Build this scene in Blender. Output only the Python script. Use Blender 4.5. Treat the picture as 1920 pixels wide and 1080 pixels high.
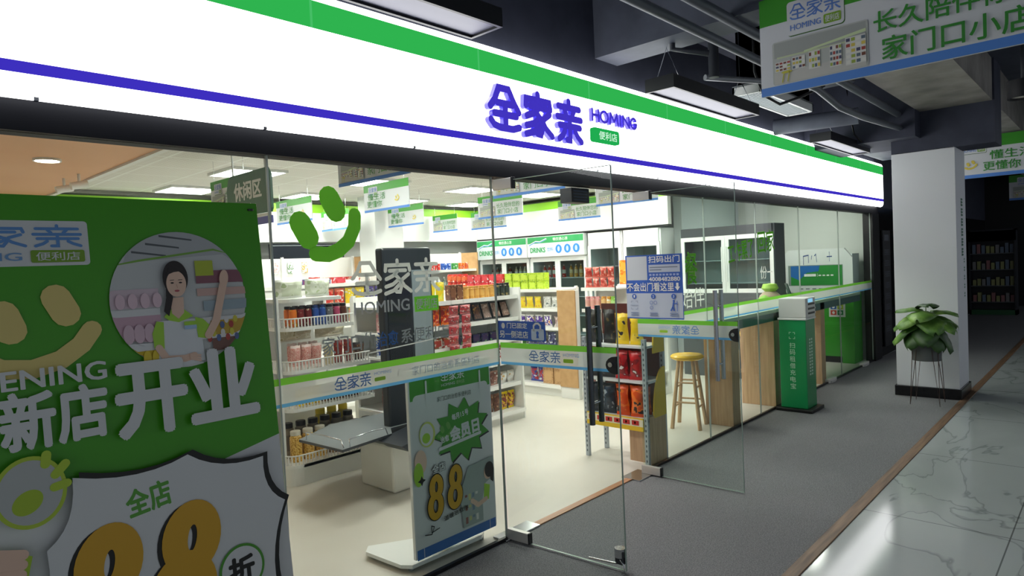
import bpy, math, random
from mathutils import Vector, Matrix
random.seed(7)
for o in list(bpy.data.objects): bpy.data.objects.remove(o)
S = bpy.context.scene
COL = S.collection
PI = math.pi
# world axes: X runs along the shop front (away from the camera), Y goes into the shop (glass at y=0), Z up; metres
# ------------------------------------------------------------------ camera
cd = bpy.data.cameras.new('camera'); cam = bpy.data.objects.new('camera', cd); COL.objects.link(cam)
cd.sensor_width = 36; cd.lens = 36*1240/1920; cd.clip_start = .05; cd.clip_end = 120
right = Vector((0.6789494, -0.73280907, -0.04492849)); up = Vector((0.05549673, -0.00979466, 0.99841083))
back = Vector((-0.73208457, -0.68036382, 0.03401843))
m = Matrix((right, up, back)).transposed().to_4x4(); m.translation = Vector((0, -2.917, 1.75)); cam.matrix_world = m
S.camera = cam
# ------------------------------------------------------------------ view, world
S.view_settings.view_transform = 'Standard'; S.view_settings.look = 'None'
S.view_settings.exposure = 0.0; S.view_settings.gamma = 1; S.view_settings.use_curve_mapping = False
S.cycles.use_denoising = True; S.cycles.transparent_max_bounces = 32; S.cycles.max_bounces = 8
S.cycles.sample_clamp_indirect = 6; S.cycles.caustics_reflective = False; S.cycles.caustics_refractive = False
W = bpy.data.worlds.new('world'); S.world = W; W.use_nodes = True
bg = W.node_tree.nodes['Background']; bg.inputs[0].default_value = (.86, .92, 1, 1); bg.inputs[1].default_value = .42

LIGHT_BOX = 4.5; GREEN_FILM = 1.0; PANEL = 23

# ------------------------------------------------------------------ materials
def lin(c):
    if isinstance(c, str):
        c = c.lstrip('#'); c = [int(c[i:i+2], 16)/255 for i in (0, 2, 4)]
    return tuple((x/12.92 if x <= .04045 else ((x+.055)/1.055)**2.4) for x in c)
_M = {}
def nodes(name):
    mt = bpy.data.materials.new(name); mt.use_nodes = True
    nt = mt.node_tree
    return mt, nt, nt.nodes['Principled BSDF'], nt.nodes, nt.links
def M(c, rough=.5, metal=0, spec=.5, emit=0, bump=0, scale=40):
    key = (c, rough, metal, spec, emit, bump, scale)
    if key in _M: return _M[key]
    mt, nt, b, N, L = nodes('surface_' + str(c).strip('#'))
    col = (*lin(c), 1)
    b.inputs['Base Color'].default_value = col; b.inputs['Roughness'].default_value = rough
    b.inputs['Metallic'].default_value = metal; b.inputs['Specular IOR Level'].default_value = spec
    if emit:
        b.inputs['Emission Color'].default_value = col; b.inputs['Emission Strength'].default_value = emit
    if bump:
        tc = N.new('ShaderNodeTexCoord'); n = N.new('ShaderNodeTexNoise'); n.inputs['Scale'].default_value = scale
        bp = N.new('ShaderNodeBump'); bp.inputs['Strength'].default_value = bump; bp.inputs['Distance'].default_value = .01
        L.new(tc.outputs['Object'], n.inputs['Vector']); L.new(n.outputs['Fac'], bp.inputs['Height']); L.new(bp.outputs['Normal'], b.inputs['Normal'])
    _M[key] = mt; return mt
def ramp(N, stops):
    r = N.new('ShaderNodeValToRGB'); e = r.color_ramp.elements
    while len(e) < len(stops): e.new(.5)
    for k, (p, c) in zip(e, stops): k.position = p; k.color = (*lin(c), 1)
    return r
def noisy(name, stops, scale=20, detail=4, rough=.6, bump=0, stretch=(1, 1, 1), spec=.5, dist=0, coord='Object'):
    if name in _M: return _M[name]
    mt, nt, b, N, L = nodes(name)
    tc = N.new('ShaderNodeTexCoord'); mp = N.new('ShaderNodeMapping'); mp.inputs['Scale'].default_value = stretch
    n = N.new('ShaderNodeTexNoise'); n.inputs['Scale'].default_value = scale; n.inputs['Detail'].default_value = detail; n.inputs['Distortion'].default_value = dist
    r = ramp(N, stops)
    L.new(tc.outputs[coord], mp.inputs['Vector']); L.new(mp.outputs['Vector'], n.inputs['Vector']); L.new(n.outputs['Fac'], r.inputs['Fac']); L.new(r.outputs['Color'], b.inputs['Base Color'])
    b.inputs['Roughness'].default_value = rough; b.inputs['Specular IOR Level'].default_value = spec
    if bump:
        bp = N.new('ShaderNodeBump'); bp.inputs['Strength'].default_value = bump; bp.inputs['Distance'].default_value = .01
        L.new(n.outputs['Fac'], bp.inputs['Height']); L.new(bp.outputs['Normal'], b.inputs['Normal'])
    _M[name] = mt; return mt
def pack(a, b_, c, scale=22, rough=.28):
    """printed packaging: blotches of three inks"""
    key = ('pack', a, b_, c, scale)
    if key in _M: return _M[key]
    mt, nt, b, N, L = nodes('printed_pack')
    tc = N.new('ShaderNodeTexCoord'); n = N.new('ShaderNodeTexNoise'); n.inputs['Scale'].default_value = scale; n.inputs['Detail'].default_value = 1.5
    oi = N.new('ShaderNodeObjectInfo'); ad = N.new('ShaderNodeVectorMath'); ad.operation = 'ADD'
    L.new(tc.outputs['Object'], ad.inputs[0]); L.new(oi.outputs['Random'], ad.inputs[1])
    r = ramp(N, [(0, a), (.5, b_), (.62, c)]); r.color_ramp.interpolation = 'CONSTANT'
    L.new(ad.outputs[0], n.inputs['Vector']); L.new(n.outputs['Fac'], r.inputs['Fac']); L.new(r.outputs['Color'], b.inputs['Base Color'])
    b.inputs['Roughness'].default_value = rough
    _M[key] = mt; return mt
def glass(name, tint=(.93, .97, .95), refl=.75, dense=0, body='#ffffff'):
    if name in _M: return _M[name]
    mt, nt, b, N, L = nodes(name); N.remove(b); out = N['Material Output']
    tr = N.new('ShaderNodeBsdfTransparent'); tr.inputs[0].default_value = (*tint, 1)
    gl = N.new('ShaderNodeBsdfGlossy'); gl.inputs['Roughness'].default_value = .015; gl.inputs[0].default_value = (1, 1, 1, 1)
    fr = N.new('ShaderNodeFresnel'); fr.inputs[0].default_value = 1.45
    ge = N.new('ShaderNodeNewGeometry'); sub = N.new('ShaderNodeMath'); sub.operation = 'SUBTRACT'; sub.inputs[0].default_value = refl
    mu = N.new('ShaderNodeMath'); mu.operation = 'MULTIPLY'; mu.use_clamp = True
    L.new(ge.outputs['Backfacing'], sub.inputs[1]); L.new(fr.outputs[0], mu.inputs[0]); L.new(sub.outputs[0], mu.inputs[1])
    base = tr
    if dense:
        df = N.new('ShaderNodeBsdfDiffuse'); df.inputs[0].default_value = (*lin(body), 1)
        tl = N.new('ShaderNodeBsdfTranslucent'); tl.inputs[0].default_value = (*lin(body), 1)
        m1 = N.new('ShaderNodeMixShader'); m1.inputs[0].default_value = .5; L.new(df.outputs[0], m1.inputs[1]); L.new(tl.outputs[0], m1.inputs[2])
        m2 = N.new('ShaderNodeMixShader'); m2.inputs[0].default_value = dense; L.new(tr.outputs[0], m2.inputs[1]); L.new(m1.outputs[0], m2.inputs[2]); base = m2
    mx = N.new('ShaderNodeMixShader'); L.new(mu.outputs[0], mx.inputs[0]); L.new(base.outputs[0], mx.inputs[1]); L.new(gl.outputs[0], mx.inputs[2])
    L.new(mx.outputs[0], out.inputs['Surface'])
    _M[name] = mt; return mt
def vinyl(c, through=.5):
    key = ('vinyl', c, through)
    if key in _M: return _M[key]
    mt, nt, b, N, L = nodes('vinyl_' + c.strip('#')); N.remove(b)
    d = N.new('ShaderNodeBsdfDiffuse'); t = N.new('ShaderNodeBsdfTranslucent'); d.inputs[0].default_value = t.inputs[0].default_value = (*lin(c), 1)
    x = N.new('ShaderNodeMixShader'); x.inputs[0].default_value = through; L.new(d.outputs[0], x.inputs[1]); L.new(t.outputs[0], x.inputs[2]); L.new(x.outputs[0], N['Material Output'].inputs['Surface'])
    _M[key] = mt; return mt
def emis(c, s):
    key = ('em', c, s)
    if key in _M: return _M[key]
    mt, nt, b, N, L = nodes('lit_' + str(c).strip('#')); N.remove(b)
    e = N.new('ShaderNodeEmission'); e.inputs[0].default_value = (*lin(c), 1); e.inputs[1].default_value = s
    L.new(e.outputs[0], N['Material Output'].inputs['Surface']); _M[key] = mt; return mt

WHITE = M('#e9eae8', .45); OFFW = M('#dcdcd6', .5); SHELF = M('#efefec', .4); BLACK = M('#0b0c10', .35); DARK = M('#1c2028', .5)
CHROME = M('#c9ccd0', .18, 1); STEEL = M('#55585c', .22, 1); GREYP = M('#7f8587', .5); NAVY = M('#161a26', .45)
WOOD = noisy('pale_wood', [(.3, '#b08e6c'), (.7, '#c9a784')], 6, 4, .5, 0, (8, 8, .5))
WOODY = noisy('stool_wood', [(.3, '#b5916c'), (.7, '#cfae88')], 8, 3, .45, 0, (9, 9, .6))
CARD = noisy('cardboard', [(.3, '#b58d5f'), (.7, '#c29b6c')], 14, 3, .8)
GLASS = glass('clear_pane', (.95, .985, .965), .6)
BOXGLASS = glass('cooler_pane', (.75, .82, .82), .8)
FROST = glass('frosted_band', (.95, .97, .96), .2, .8, '#e4e8e4')
CLEARFILM = glass('clear_film', (.97, .97, .97), .9)

# ------------------------------------------------------------------ mesh builder
class MB:
    def __init__(s): s.v = []; s.f = []; s.m = []; s.mats = []; s.sm = []
    def mi(s, mat):
        if mat not in s.mats: s.mats.append(mat)
        return s.mats.index(mat)
    def add(s, vs, fs, mat, smooth=False):
        o = len(s.v); s.v += [tuple(v) for v in vs]; k = s.mi(mat)
        for f in fs: s.f.append([o+i for i in f]); s.m.append(k); s.sm.append(smooth)
        return s
    def box(s, a, b, mat, faces='all'):
        x0, y0, z0 = (min(p, q) for p, q in zip(a, b)); x1, y1, z1 = (max(p, q) for p, q in zip(a, b))
        vs = [(x0,y0,z0),(x1,y0,z0),(x1,y1,z0),(x0,y1,z0),(x0,y0,z1),(x1,y0,z1),(x1,y1,z1),(x0,y1,z1)]
        return s.add(vs, [(0,3,2,1),(4,5,6,7),(0,1,5,4),(1,2,6,5),(2,3,7,6),(3,0,4,7)], mat)
    def prism(s, pts, o, u, v, depth, mat, side=None, smooth=False):
        """2-D outline pts (counter-clockwise) in plane o,u,v pushed back by depth along -(u x v)"""
        o, u, v = Vector(o), Vector(u), Vector(v); n = u.cross(v).normalized(); k = len(pts)
        A = [o+u*p[0]+v*p[1] for p in pts]; B = [a-n*depth for a in A]
        s.add(A+B, [list(range(k)), list(range(2*k-1, k-1, -1))], mat)
        s.add(A+B, [(i, k+i, k+(i+1) % k, (i+1) % k) for i in range(k)], side or mat, smooth); return s
    def tube(s, pts, r, mat, seg=8, closed=False, cap=True):
        pts = [Vector(p) for p in pts]; n = len(pts); rs = r if isinstance(r, (list, tuple)) else [r]*n
        vs = []; ref = None
        for i, p in enumerate(pts):
            if closed: t = (pts[(i+1) % n]-pts[i-1])
            else: t = pts[min(i+1, n-1)]-pts[max(i-1, 0)]
            t.normalize()
            if ref is None: ref = Vector((0, 0, 1)) if abs(t.z) < .9 else Vector((1, 0, 0))
            a = (ref-t*ref.dot(t)); a.normalize(); ref = a; b = t.cross(a)
            for k in range(seg):
                an = 2*PI*k/seg; vs.append(p+(a*math.cos(an)+b*math.sin(an))*rs[i])
        fs = [(i*seg+k, i*seg+(k+1) % seg, ((i+1) % n)*seg+(k+1) % seg, ((i+1) % n)*seg+k) for i in range(n if closed else n-1) for k in range(seg)]
        s.add(vs, fs, mat, True)
        if cap and not closed: s.add(vs[:seg], [list(range(seg-1, -1, -1))], mat); s.add(vs[-seg:], [list(range(seg))], mat)
        return s
    def lathe(s, prof, mat, c=(0, 0, 0), seg=16, mats=None, smooth=True, caps=True):
        vs = []; n = len(prof)
        for r, z in prof:
            for k in range(seg):
                an = 2*PI*k/seg; vs.append((c[0]+r*math.cos(an), c[1]+r*math.sin(an), c[2]+z))
        for i in range(n-1):
            s.add([vs[i*seg+k] for k in range(seg)]+[vs[(i+1)*seg+k] for k in range(seg)], [(k, (k+1) % seg, seg+(k+1) % seg, seg+k) for k in range(seg)], mats[i] if mats else mat, smooth)
        if not caps: return s
        s.add(vs[:seg], [list(range(seg-1, -1, -1))], mats[0] if mats else mat); s.add(vs[-seg:], [list(range(seg))], mats[-1] if mats else mat); return s
    def cyl(s, a, b, r, mat, seg=12): return s.tube([a, b], r, mat, seg)
    def build(s, name, parent=None, loc=None, bevel=0, recalc=True):
        me = bpy.data.meshes.new(name); me.from_pydata(s.v, [], s.f)
        for mt in s.mats: me.materials.append(mt)
        me.polygons.foreach_set('material_index', s.m); me.polygons.foreach_set('use_smooth', s.sm); me.update()
        o = bpy.data.objects.new(name, me); COL.objects.link(o)
        if parent: o.parent = parent
        if loc: o.location = loc
        if bevel:
            md = o.modifiers.new('edge', 'BEVEL'); md.width = bevel; md.segments = 2; md.limit_method = 'ANGLE'; md.angle_limit = .7
        return o
def tag(o, label, cat, group=None, kind=None):
    o['label'] = label; o['category'] = cat
    if group: o['group'] = group
    if kind: o['kind'] = kind
    return o
def thing(name, label, cat, loc=(0, 0, 0), rz=0, group=None, kind=None):
    o = bpy.data.objects.new(name, None); o.empty_display_size = .1; COL.objects.link(o); o.location = loc; o.rotation_euler = (0, 0, rz)
    return tag(o, label, cat, group, kind)
def bx(name, a, b, mat, parent=None, bevel=0): return MB().box(a, b, mat).build(name, parent, bevel=bevel)
def struct(o, label, cat): return tag(o, label, cat, None, 'structure')

# ------------------------------------------------------------------ flat printing (posters, stickers, lettering)
_T = {}
def outline(txt, weight, res):
    cu = bpy.data.curves.new('t', 'FONT'); cu.body = txt; cu.size = 1; cu.offset = weight; cu.resolution_u = res
    o = bpy.data.objects.new('t', cu); COL.objects.link(o)
    me = bpy.data.meshes.new_from_object(o.evaluated_get(bpy.context.evaluated_depsgraph_get()))
    vs = [(v.co.x, v.co.y) for v in me.vertices]; fs = [tuple(p.vertices) for p in me.polygons if p.area > 1e-9]; ar = sum(p.area for p in me.polygons)
    bpy.data.objects.remove(o); bpy.data.curves.remove(cu); bpy.data.meshes.remove(me); return vs, fs, ar
def glyphs(txt, weight):
    key = (txt, weight)
    if key in _T: return _T[key]
    if txt.isascii(): vs, fs, _ = outline(txt, weight, 3)
    else:
        vs, fs, x = [], [], 0
        for ch in txt:
            v, f, _ = outline(ch, 0, 3); k = len(vs); vs += [(a+x, b_) for a, b_ in v]; fs += [tuple(i+k for i in q) for q in f]; x += .62 if ch.isascii() else 1.0
    x0 = min(v[0] for v in vs); x1 = max(v[0] for v in vs); y0 = min(v[1] for v in vs); y1 = max(v[1] for v in vs)
    _T[key] = ([((v[0]-x0)/(x1-x0), (v[1]-y0)/(y1-y0)) for v in vs], fs); return _T[key]
# the shop's round brush logo characters as stroke skeletons in a unit square
QUAN = [[(.06,.5),(.2,.66),(.33,.93),(.64,.93),(.8,.66),(.95,.46)],[(.28,.6),(.74,.6)],[(.18,.36),(.86,.36)],[(.51,.58),(.51,.1)],[(.06,.2),(.16,.1),(.34,.06),(.74,.06),(.94,.12)]]
JIA = [[(.5,.98),(.5,.88)],[(.08,.68),(.1,.84),(.9,.84),(.93,.68)],[(.22,.68),(.78,.68)],[(.5,.66),(.34,.53),(.1,.44)],[(.4,.57),(.56,.42),(.62,.22),(.56,.05),(.43,.06)],[(.5,.4),(.32,.28),(.08,.22)],[(.54,.26),(.34,.1),(.06,.02)],[(.88,.56),(.66,.42)],[(.6,.4),(.72,.22),(.95,.05)]]
QIN = [[(.5,.99),(.5,.88)],[(.1,.84),(.9,.84)],[(.32,.78),(.38,.66)],[(.68,.78),(.62,.66)],[(.05,.58),(.95,.58)],[(.12,.38),(.9,.38)],[(.5,.56),(.5,.04),(.38,.04)],[(.3,.26),(.22,.14),(.08,.04)],[(.7,.26),(.8,.14),(.94,.04)]]
LOGO = (QUAN, JIA, QIN)
def ribbon(pts, w, seg=5):
    """outline of a round-ended brush stroke of half width w along pts"""
    P = [Vector((a, b_)) for a, b_ in pts]; n = len(P); Lf = []; Rt = []
    for i in range(n):
        d0 = (P[i]-P[i-1]).normalized() if i else None; d1 = (P[i+1]-P[i]).normalized() if i < n-1 else None
        d = d0 or d1
        if d0 and d1:
            d = d0+d1
            d = d.normalized() if d.length > 1e-6 else d0
        nn = Vector((-d.y, d.x)); k = w
        if d0 and d1: k = w/max(.6, nn.dot(Vector((-d0.y, d0.x))))
        Lf.append(P[i]+nn*k); Rt.append(P[i]-nn*k)
    def cap(c, a0): return [Vector((c.x+w*math.cos(a0+PI*k/(seg+1)), c.y+w*math.sin(a0+PI*k/(seg+1)))) for k in range(1, seg+1)]
    de = P[-1]-P[-2]; ds = P[1]-P[0]
    out = Rt+cap(P[-1], math.atan2(de.y, de.x)-PI/2)+Lf[::-1]+cap(P[0], math.atan2(ds.y, ds.x)+PI/2)
    return [(v.x, v.y) for v in out]
class Print:
    def __init__(s, o, u, v, eps=.0004, flip=False):
        s.o, s.u, s.v = Vector(o), Vector(u).normalized(), Vector(v).normalized(); s.n = s.u.cross(s.v)*(-1 if flip else 1); s.k = 1; s.eps = eps; s.mb = MB()
    def pt(s, p): return s.o+s.u*p[0]+s.v*p[1]+s.n*(s.eps*s.k)
    def poly(s, pts, mat, nxt=True):
        s.mb.add([s.pt(p) for p in pts], [list(range(len(pts)))], mat)
        if nxt: s.k += 1
        return s
    def rect(s, x0, y0, x1, y1, mat, nxt=True): return s.poly([(x0,y0),(x1,y0),(x1,y1),(x0,y1)], mat, nxt)
    def ell(s, cx, cy, rx, ry, mat, rot=0, seg=40, nxt=True):
        c, q = math.cos(rot), math.sin(rot)
        return s.poly([(cx+rx*math.cos(t)*c-ry*math.sin(t)*q, cy+rx*math.cos(t)*q+ry*math.sin(t)*c) for t in (2*PI*k/seg for k in range(seg))], mat, nxt)
    def rr(s, x0, y0, x1, y1, r, mat, nxt=True):
        pts = []
        for cx, cy, st in ((x1-r,y0+r,-PI/2),(x1-r,y1-r,0),(x0+r,y1-r,PI/2),(x0+r,y0+r,PI)):
            pts += [(cx+r*math.cos(st+PI/2*k/5), cy+r*math.sin(st+PI/2*k/5)) for k in range(6)]
        return s.poly(pts, mat, nxt)
    def text(s, txt, x0, y0, x1, y1, mat, weight=0, rot=0, shear=0, nxt=True):
        vs, fs = glyphs(txt, 0); c, q = math.cos(rot), math.sin(rot); n = sum(.62 if ch.isascii() else 1 for ch in txt); k0 = s.k
        dx, dy = weight/n*1.1, weight*1.1; x0 += dx*(x1-x0); x1 -= dx*(x1-x0); y0 += dy*(y1-y0); y1 -= dy*(y1-y0)
        for i in range(8 if weight > .006 else 1):                     # heavier lettering: the glyph drawn round a small circle
            ox, oy = (dx*math.cos(PI*i/4), dy*math.sin(PI*i/4)) if weight > .006 else (0, 0); P = []; s.k = k0+.06*i
            for a, b in vs:
                a += ox; b += oy; x, y = a*(x1-x0)+shear*b*(y1-y0), b*(y1-y0); P.append(s.pt((x0+x*c-y*q, y0+x*q+y*c)))
            s.mb.add(P, fs, mat)
        s.k = k0+1 if nxt else k0+.5
        return s
    def stroke(s, pts, w, mat, nxt=True):
        s.k += .12; s.poly(ribbon(pts, w/2), mat, False)
        if nxt: s.k = math.ceil(s.k)+1
        return s
    def ring(s, cx, cy, rx, ry, w, mat, rot=0, seg=32):
        c, q = math.cos(rot), math.sin(rot); V_ = []
        for k in range(seg):
            t = 2*PI*k/seg
            for sg in (-1, 1):
                a, b_ = (rx+sg*w/2)*math.cos(t), (ry+sg*w/2)*math.sin(t); V_.append(s.pt((cx+a*c-b_*q, cy+a*q+b_*c)))
        s.mb.add(V_, [(2*k, 2*k+1, (2*k+3) % (2*seg), (2*k+2) % (2*seg)) for k in range(seg)], mat); s.k += .3; return s
    def logo(s, x0, y0, x1, y1, mat, wt=.12, gap=.06):
        cw = (x1-x0)/(3+2*gap)
        for i, g in enumerate(LOGO):
            X = x0+i*cw*(1+gap)
            for st in g: s.stroke([(X+p[0]*cw, y0+p[1]*(y1-y0)) for p in st], wt*min(cw, y1-y0), mat, False)
        s.k = math.ceil(s.k)+1; return s
    def lockup(s, x0, y0, x1, y1, ink, tagm, tagtxt, wt=.12, word=None):
        """logo characters over the latin word and the small tag"""
        h = y1-y0; w = x1-x0
        s.logo(x0, y0+.42*h, x1, y1, ink, wt); s.text('HOMING', x0+.01*w, y0+.06*h, x0+.62*w, y0+.27*h, word or ink, .012, nxt=False)
        s.rr(x0+.67*w, y0, x1, y0+.33*h, .05*h, tagm); s.text('便利店', x0+.7*w, y0+.05*h, x1-.03*w, y0+.28*h, tagtxt, .01); return s
    def smile(s, cx, cy, r, mat, tilt=0):
        c, q = math.cos(tilt), math.sin(tilt)
        T = lambda x, y: (cx+(x*c-y*q)*r, cy+(x*q+y*c)*r)
        s.stroke([T(-.41,.22), T(-.31,-.08)], .48*r, mat, False); s.stroke([T(.4,.47), T(.54,.16)], .48*r, mat, False)
        s.stroke([T(*p) for p in ((-.88,-.5),(-.5,-.74),(-.05,-.8),(.4,-.68),(.74,-.44),(.93,-.18))], .34*r, mat); return s
    def build(s, name, parent=None): return s.mb.build(name, parent)
def m8(p, x, y, w, h, mat, wt, rot=0):
    """a fat figure 8 from two loops"""
    c, q = math.cos(rot), math.sin(rot)
    for cx, cy, rx, ry in ((.53, .735, .26, .215), (.5, .285, .32, .245)):
        a = (cx-.5)*w; b = (cy-.5)*h; p.ring(x+a*c-b*q, y+a*q+b*c, rx*w, ry*h, wt, mat, rot)
    p.k = math.ceil(p.k)
    p.k += 1

INK_BLUE = M('#6a93d0', .5); INK_LB = M('#8fb6e6', .5); GREEN = M('#4fa02a', .4); GREEND = M('#3d8a22', .4); LIME = M('#a5d83a', .4); PW = M('#e4e6e4', .45)
DECAL_G = vinyl('#6cc23e'); YEL = M('#f0c340', .4); CREAM = M('#e7d08a', .5); INKBLK = M('#10130f', .5); TAGG = M('#76b52f', .4); TXTW = M('#f2f4f0', .4)
SKIN = M('#e9c6ae', .5); HAIR = M('#241c1c', .5); SIGNBLUE = M('#3a66c4', .4)

# ================================================================== SETTING
CARPET = noisy('carpet', [(.35, '#66676a'), (.65, '#8d8e90')], 160, 6, .95, .5, spec=.1)
def marble_mat():
    mt, nt, b, N, L = nodes('marble_tiles')
    tc = N.new('ShaderNodeTexCoord'); mp = N.new('ShaderNodeMapping'); mp.inputs['Scale'].default_value = (1.1, 2.2, 1)
    n = N.new('ShaderNodeTexNoise'); n.inputs['Scale'].default_value = .75; n.inputs['Detail'].default_value = 4; n.inputs['Distortion'].default_value = .7
    r = ramp(N, [(0, '#b4baba'), (.478, '#aeb5b4'), (.5, '#8a9291'), (.506, '#a9b0af'), (1, '#bcc2c1')])
    bk = N.new('ShaderNodeTexBrick'); bk.offset = 0; bk.inputs['Scale'].default_value = 1; bk.inputs['Brick Width'].default_value = 1.6; bk.inputs['Row Height'].default_value = .8
    bk.inputs['Mortar Size'].default_value = .004; bk.inputs['Color1'].default_value = bk.inputs['Color2'].default_value = (1, 1, 1, 1); bk.inputs['Mortar'].default_value = (.35, .35, .35, 1)
    mx = N.new('ShaderNodeMix'); mx.data_type = 'RGBA'; mx.blend_type = 'MULTIPLY'; mx.inputs[0].default_value = 1
    L.new(tc.outputs['Object'], mp.inputs['Vector']); L.new(mp.outputs['Vector'], n.inputs['Vector']); L.new(n.outputs['Fac'], r.inputs['Fac'])
    L.new(tc.outputs['Object'], bk.inputs['Vector']); L.new(r.outputs['Color'], mx.inputs[6]); L.new(bk.outputs['Color'], mx.inputs[7]); L.new(mx.outputs[2], b.inputs['Base Color'])
    b.inputs['Roughness'].default_value = .1; b.inputs['Specular IOR Level'].default_value = .5
    return mt
def tile_ceiling_mat():
    mt, nt, b, N, L = nodes('perforated_ceiling')
    tc = N.new('ShaderNodeTexCoord'); bk = N.new('ShaderNodeTexBrick'); bk.offset = 0
    bk.inputs['Scale'].default_value = 1; bk.inputs['Brick Width'].default_value = .6; bk.inputs['Row Height'].default_value = .6; bk.inputs['Mortar Size'].default_value = .012
    vo = N.new('ShaderNodeTexVoronoi'); vo.inputs['Scale'].default_value = 22; vo.inputs['Randomness'].default_value = 0
    r = ramp(N, [(.2, '#c2c0ba'), (.3, '#e2e0da')]); bk.inputs['Mortar'].default_value = (.9, .9, .87, 1)
    L.new(tc.outputs['Object'], bk.inputs['Vector']); L.new(tc.outputs['Object'], vo.inputs['Vector']); L.new(vo.outputs['Distance'], r.inputs['Fac'])
    L.new(r.outputs['Color'], bk.inputs['Color1']); L.new(r.outputs['Color'], bk.inputs['Color2']); L.new(bk.outputs['Color'], b.inputs['Base Color'])
    b.inputs['Roughness'].default_value = .8; return mt
SHOPFLOOR = noisy('shop_floor', [(.3, '#cdc8bd'), (.7, '#d8d4ca')], 1.2, 3, .35, 0)
CONC = noisy('concrete', [(.3, '#6f6c68'), (.6, '#8b8781'), (.8, '#a09b94')], 3, 8, .9, .3)
DUSK = noisy('dark_paint', [(.3, '#2c3040'), (.7, '#383c4c')], 5, 5, .7, .1)
DUCT = noisy('duct_paint', [(.3, '#4a4e5a'), (.7, '#5d6270')], 4, 4, .6, .05)

struct(bx('floor', (-2.5, 0, -.1), (12.4, 7, 0), SHOPFLOOR), 'pale beige shop floor behind the glass front', 'floor')
struct(bx('floor_carpet', (-4, -1.53, -.1), (24, 0, -.001), CARPET), 'grey carpet runner along the shop front', 'floor')
mar = bx('floor_marble', (-24, -4.6, -.1), (24, 0, 0), marble_mat()); mar.location = (0, -1.6, -.001); struct(mar, 'polished grey veined marble tiles of the mall corridor', 'floor')
struct(MB().box((-4, -1.605, -.05), (24, -1.53, .006), noisy('edge_wood', [(.3, '#5e4634'), (.7, '#8a6d52')], 5, 3, .5, 0, (.6, 8, 8))).build('trim_1', bevel=.003), 'brown wooden edging strip between carpet and marble', 'trim')
struct(MB().box((3.02, -.02, 0), (4.6, .035, .008), noisy('threshold_copper', [(.3, '#9a6848'), (.7, '#c08f6c')], 6, 3, .35, 0, (.5, 9, 9))).build('trim_2'), 'copper coloured threshold strip in the shop doorway', 'trim')
struct(bx('ceiling', (2.05, .1, 2.9), (12.4, 7, 2.95), tile_ceiling_mat()), 'perforated white tile ceiling inside the shop', 'ceiling')
dc = MB().box((-2.5, .1, 2.8), (2.0, 7, 2.95), noisy('terracotta', [(.3, '#e2ab80'), (.7, '#e8b48a')], 1, 2, .6)).box((2.0, .1, 2.78), (2.05, 7, 2.95), WHITE)
struct(dc.build('ceiling_lowered'), 'terracotta coloured lowered ceiling at the near end of the shop', 'ceiling')
struct(bx('wall_back', (-2.5, 6.75, 0), (12.4, 6.9, 2.95), M('#e2e4e2', .6)), 'white back wall of the shop', 'wall')
struct(bx('wall_left', (-2.5, .1, 0), (-2.35, 6.75, 2.95), M('#dfe1df', .6)), 'white near side wall of the shop', 'wall')
struct(bx('wall_right', (11.5, .12, 0), (11.65, 2.2, 2.95), M('#ccd2cb', .6)), 'pale grey end wall of the shop beyond the bar', 'wall')
struct(bx('wall_niche', (9.42, 2.16, 0), (11.65, 2.3, 2.95), M('#b9c2c4', .6)), 'grey return wall beside the black framed cooler', 'wall')
struct(bx('wall_far', (9.75, 2.3, 0), (9.9, 6.75, 2.95), M('#dfe2e0', .6)), 'white wall behind the drinks coolers', 'wall')
struct(bx('column_shop', (5.9, 5.3, 0), (6.42, 5.72, 2.9), M('#e2e4e4', .5)), 'white square column in the middle of the shop', 'column')
# bulkhead with green band along back and end
LIMEB = M('#93d629', .45)
b = MB().box((-2.3, 6.3, 2.25), (9.0, 6.4, 2.7), WHITE).box((-2.3, 6.295, 2.7), (9.0, 6.4, 2.83), LIMEB).box((-2.3, 6.29, 2.83), (9.0, 6.4, 2.85), M('#38452f'))
struct(b.build('wall_bulkhead_back'), 'white bulkhead with lime green band along the back of the shop', 'bulkhead')
b = MB().box((9.0, 2.16, 2.27), (9.1, 6.4, 2.7), WHITE).box((8.995, 2.16, 2.7), (9.1, 6.3, 2.83), LIMEB).box((8.99, 2.16, 2.83), (9.1, 6.3, 2.85), M('#38452f')).box((8.985, 2.16, 2.25), (9.1, 6.3, 2.272), BLACK)
struct(b.build('wall_bulkhead_end'), 'white bulkhead with lime green band above the drinks coolers', 'bulkhead')
# the corridor
struct(bx('ceiling_corridor', (-4, -6.2, 3.75), (24, .1, 3.85), DUSK), 'dark painted corridor ceiling', 'ceiling')
struct(bx('wall_front', (-4, 0, 2.42), (24, .1, 3.75), DUSK), 'dark painted wall above the shop sign', 'wall')
struct(bx('wall_end', (23, -6.2, 0), (23.15, .1, 3.85), M('#0c0e12', .6)), 'far end of the corridor, darkness put into its colour', 'wall')  # gloom of the far corridor is put into this wall colour
struct(bx('wall_neighbour', (11.75, 0, 0), (24, .1, 2.42), M('#08090c', .15)), 'glossy black shopfront beyond the shop', 'wall')
struct(bx('trim_3', (-2.4, -.03, 2.31), (11.75, .08, 2.425), M('#0a0c13', .55, 0, .15)), 'black header beam above the shop glass', 'trim')
struct(bx('trim_4', (11.38, -.04, 0), (11.75, .1, 2.31), M('#0a0b0e', .3)), 'black post at the far end of the shop glass', 'trim')
struct(MB().box((-2.4, -.012, 0), (2.98, .012, .022), BLACK).box((4.7, -.012, 0), (11.38, .012, .022), BLACK).build('trim_5'), 'thin black channel under the fixed panes', 'trim')
b = MB().box((4.17, -6.2, 3.28), (4.47, .0, 3.75), DUCT)
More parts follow.
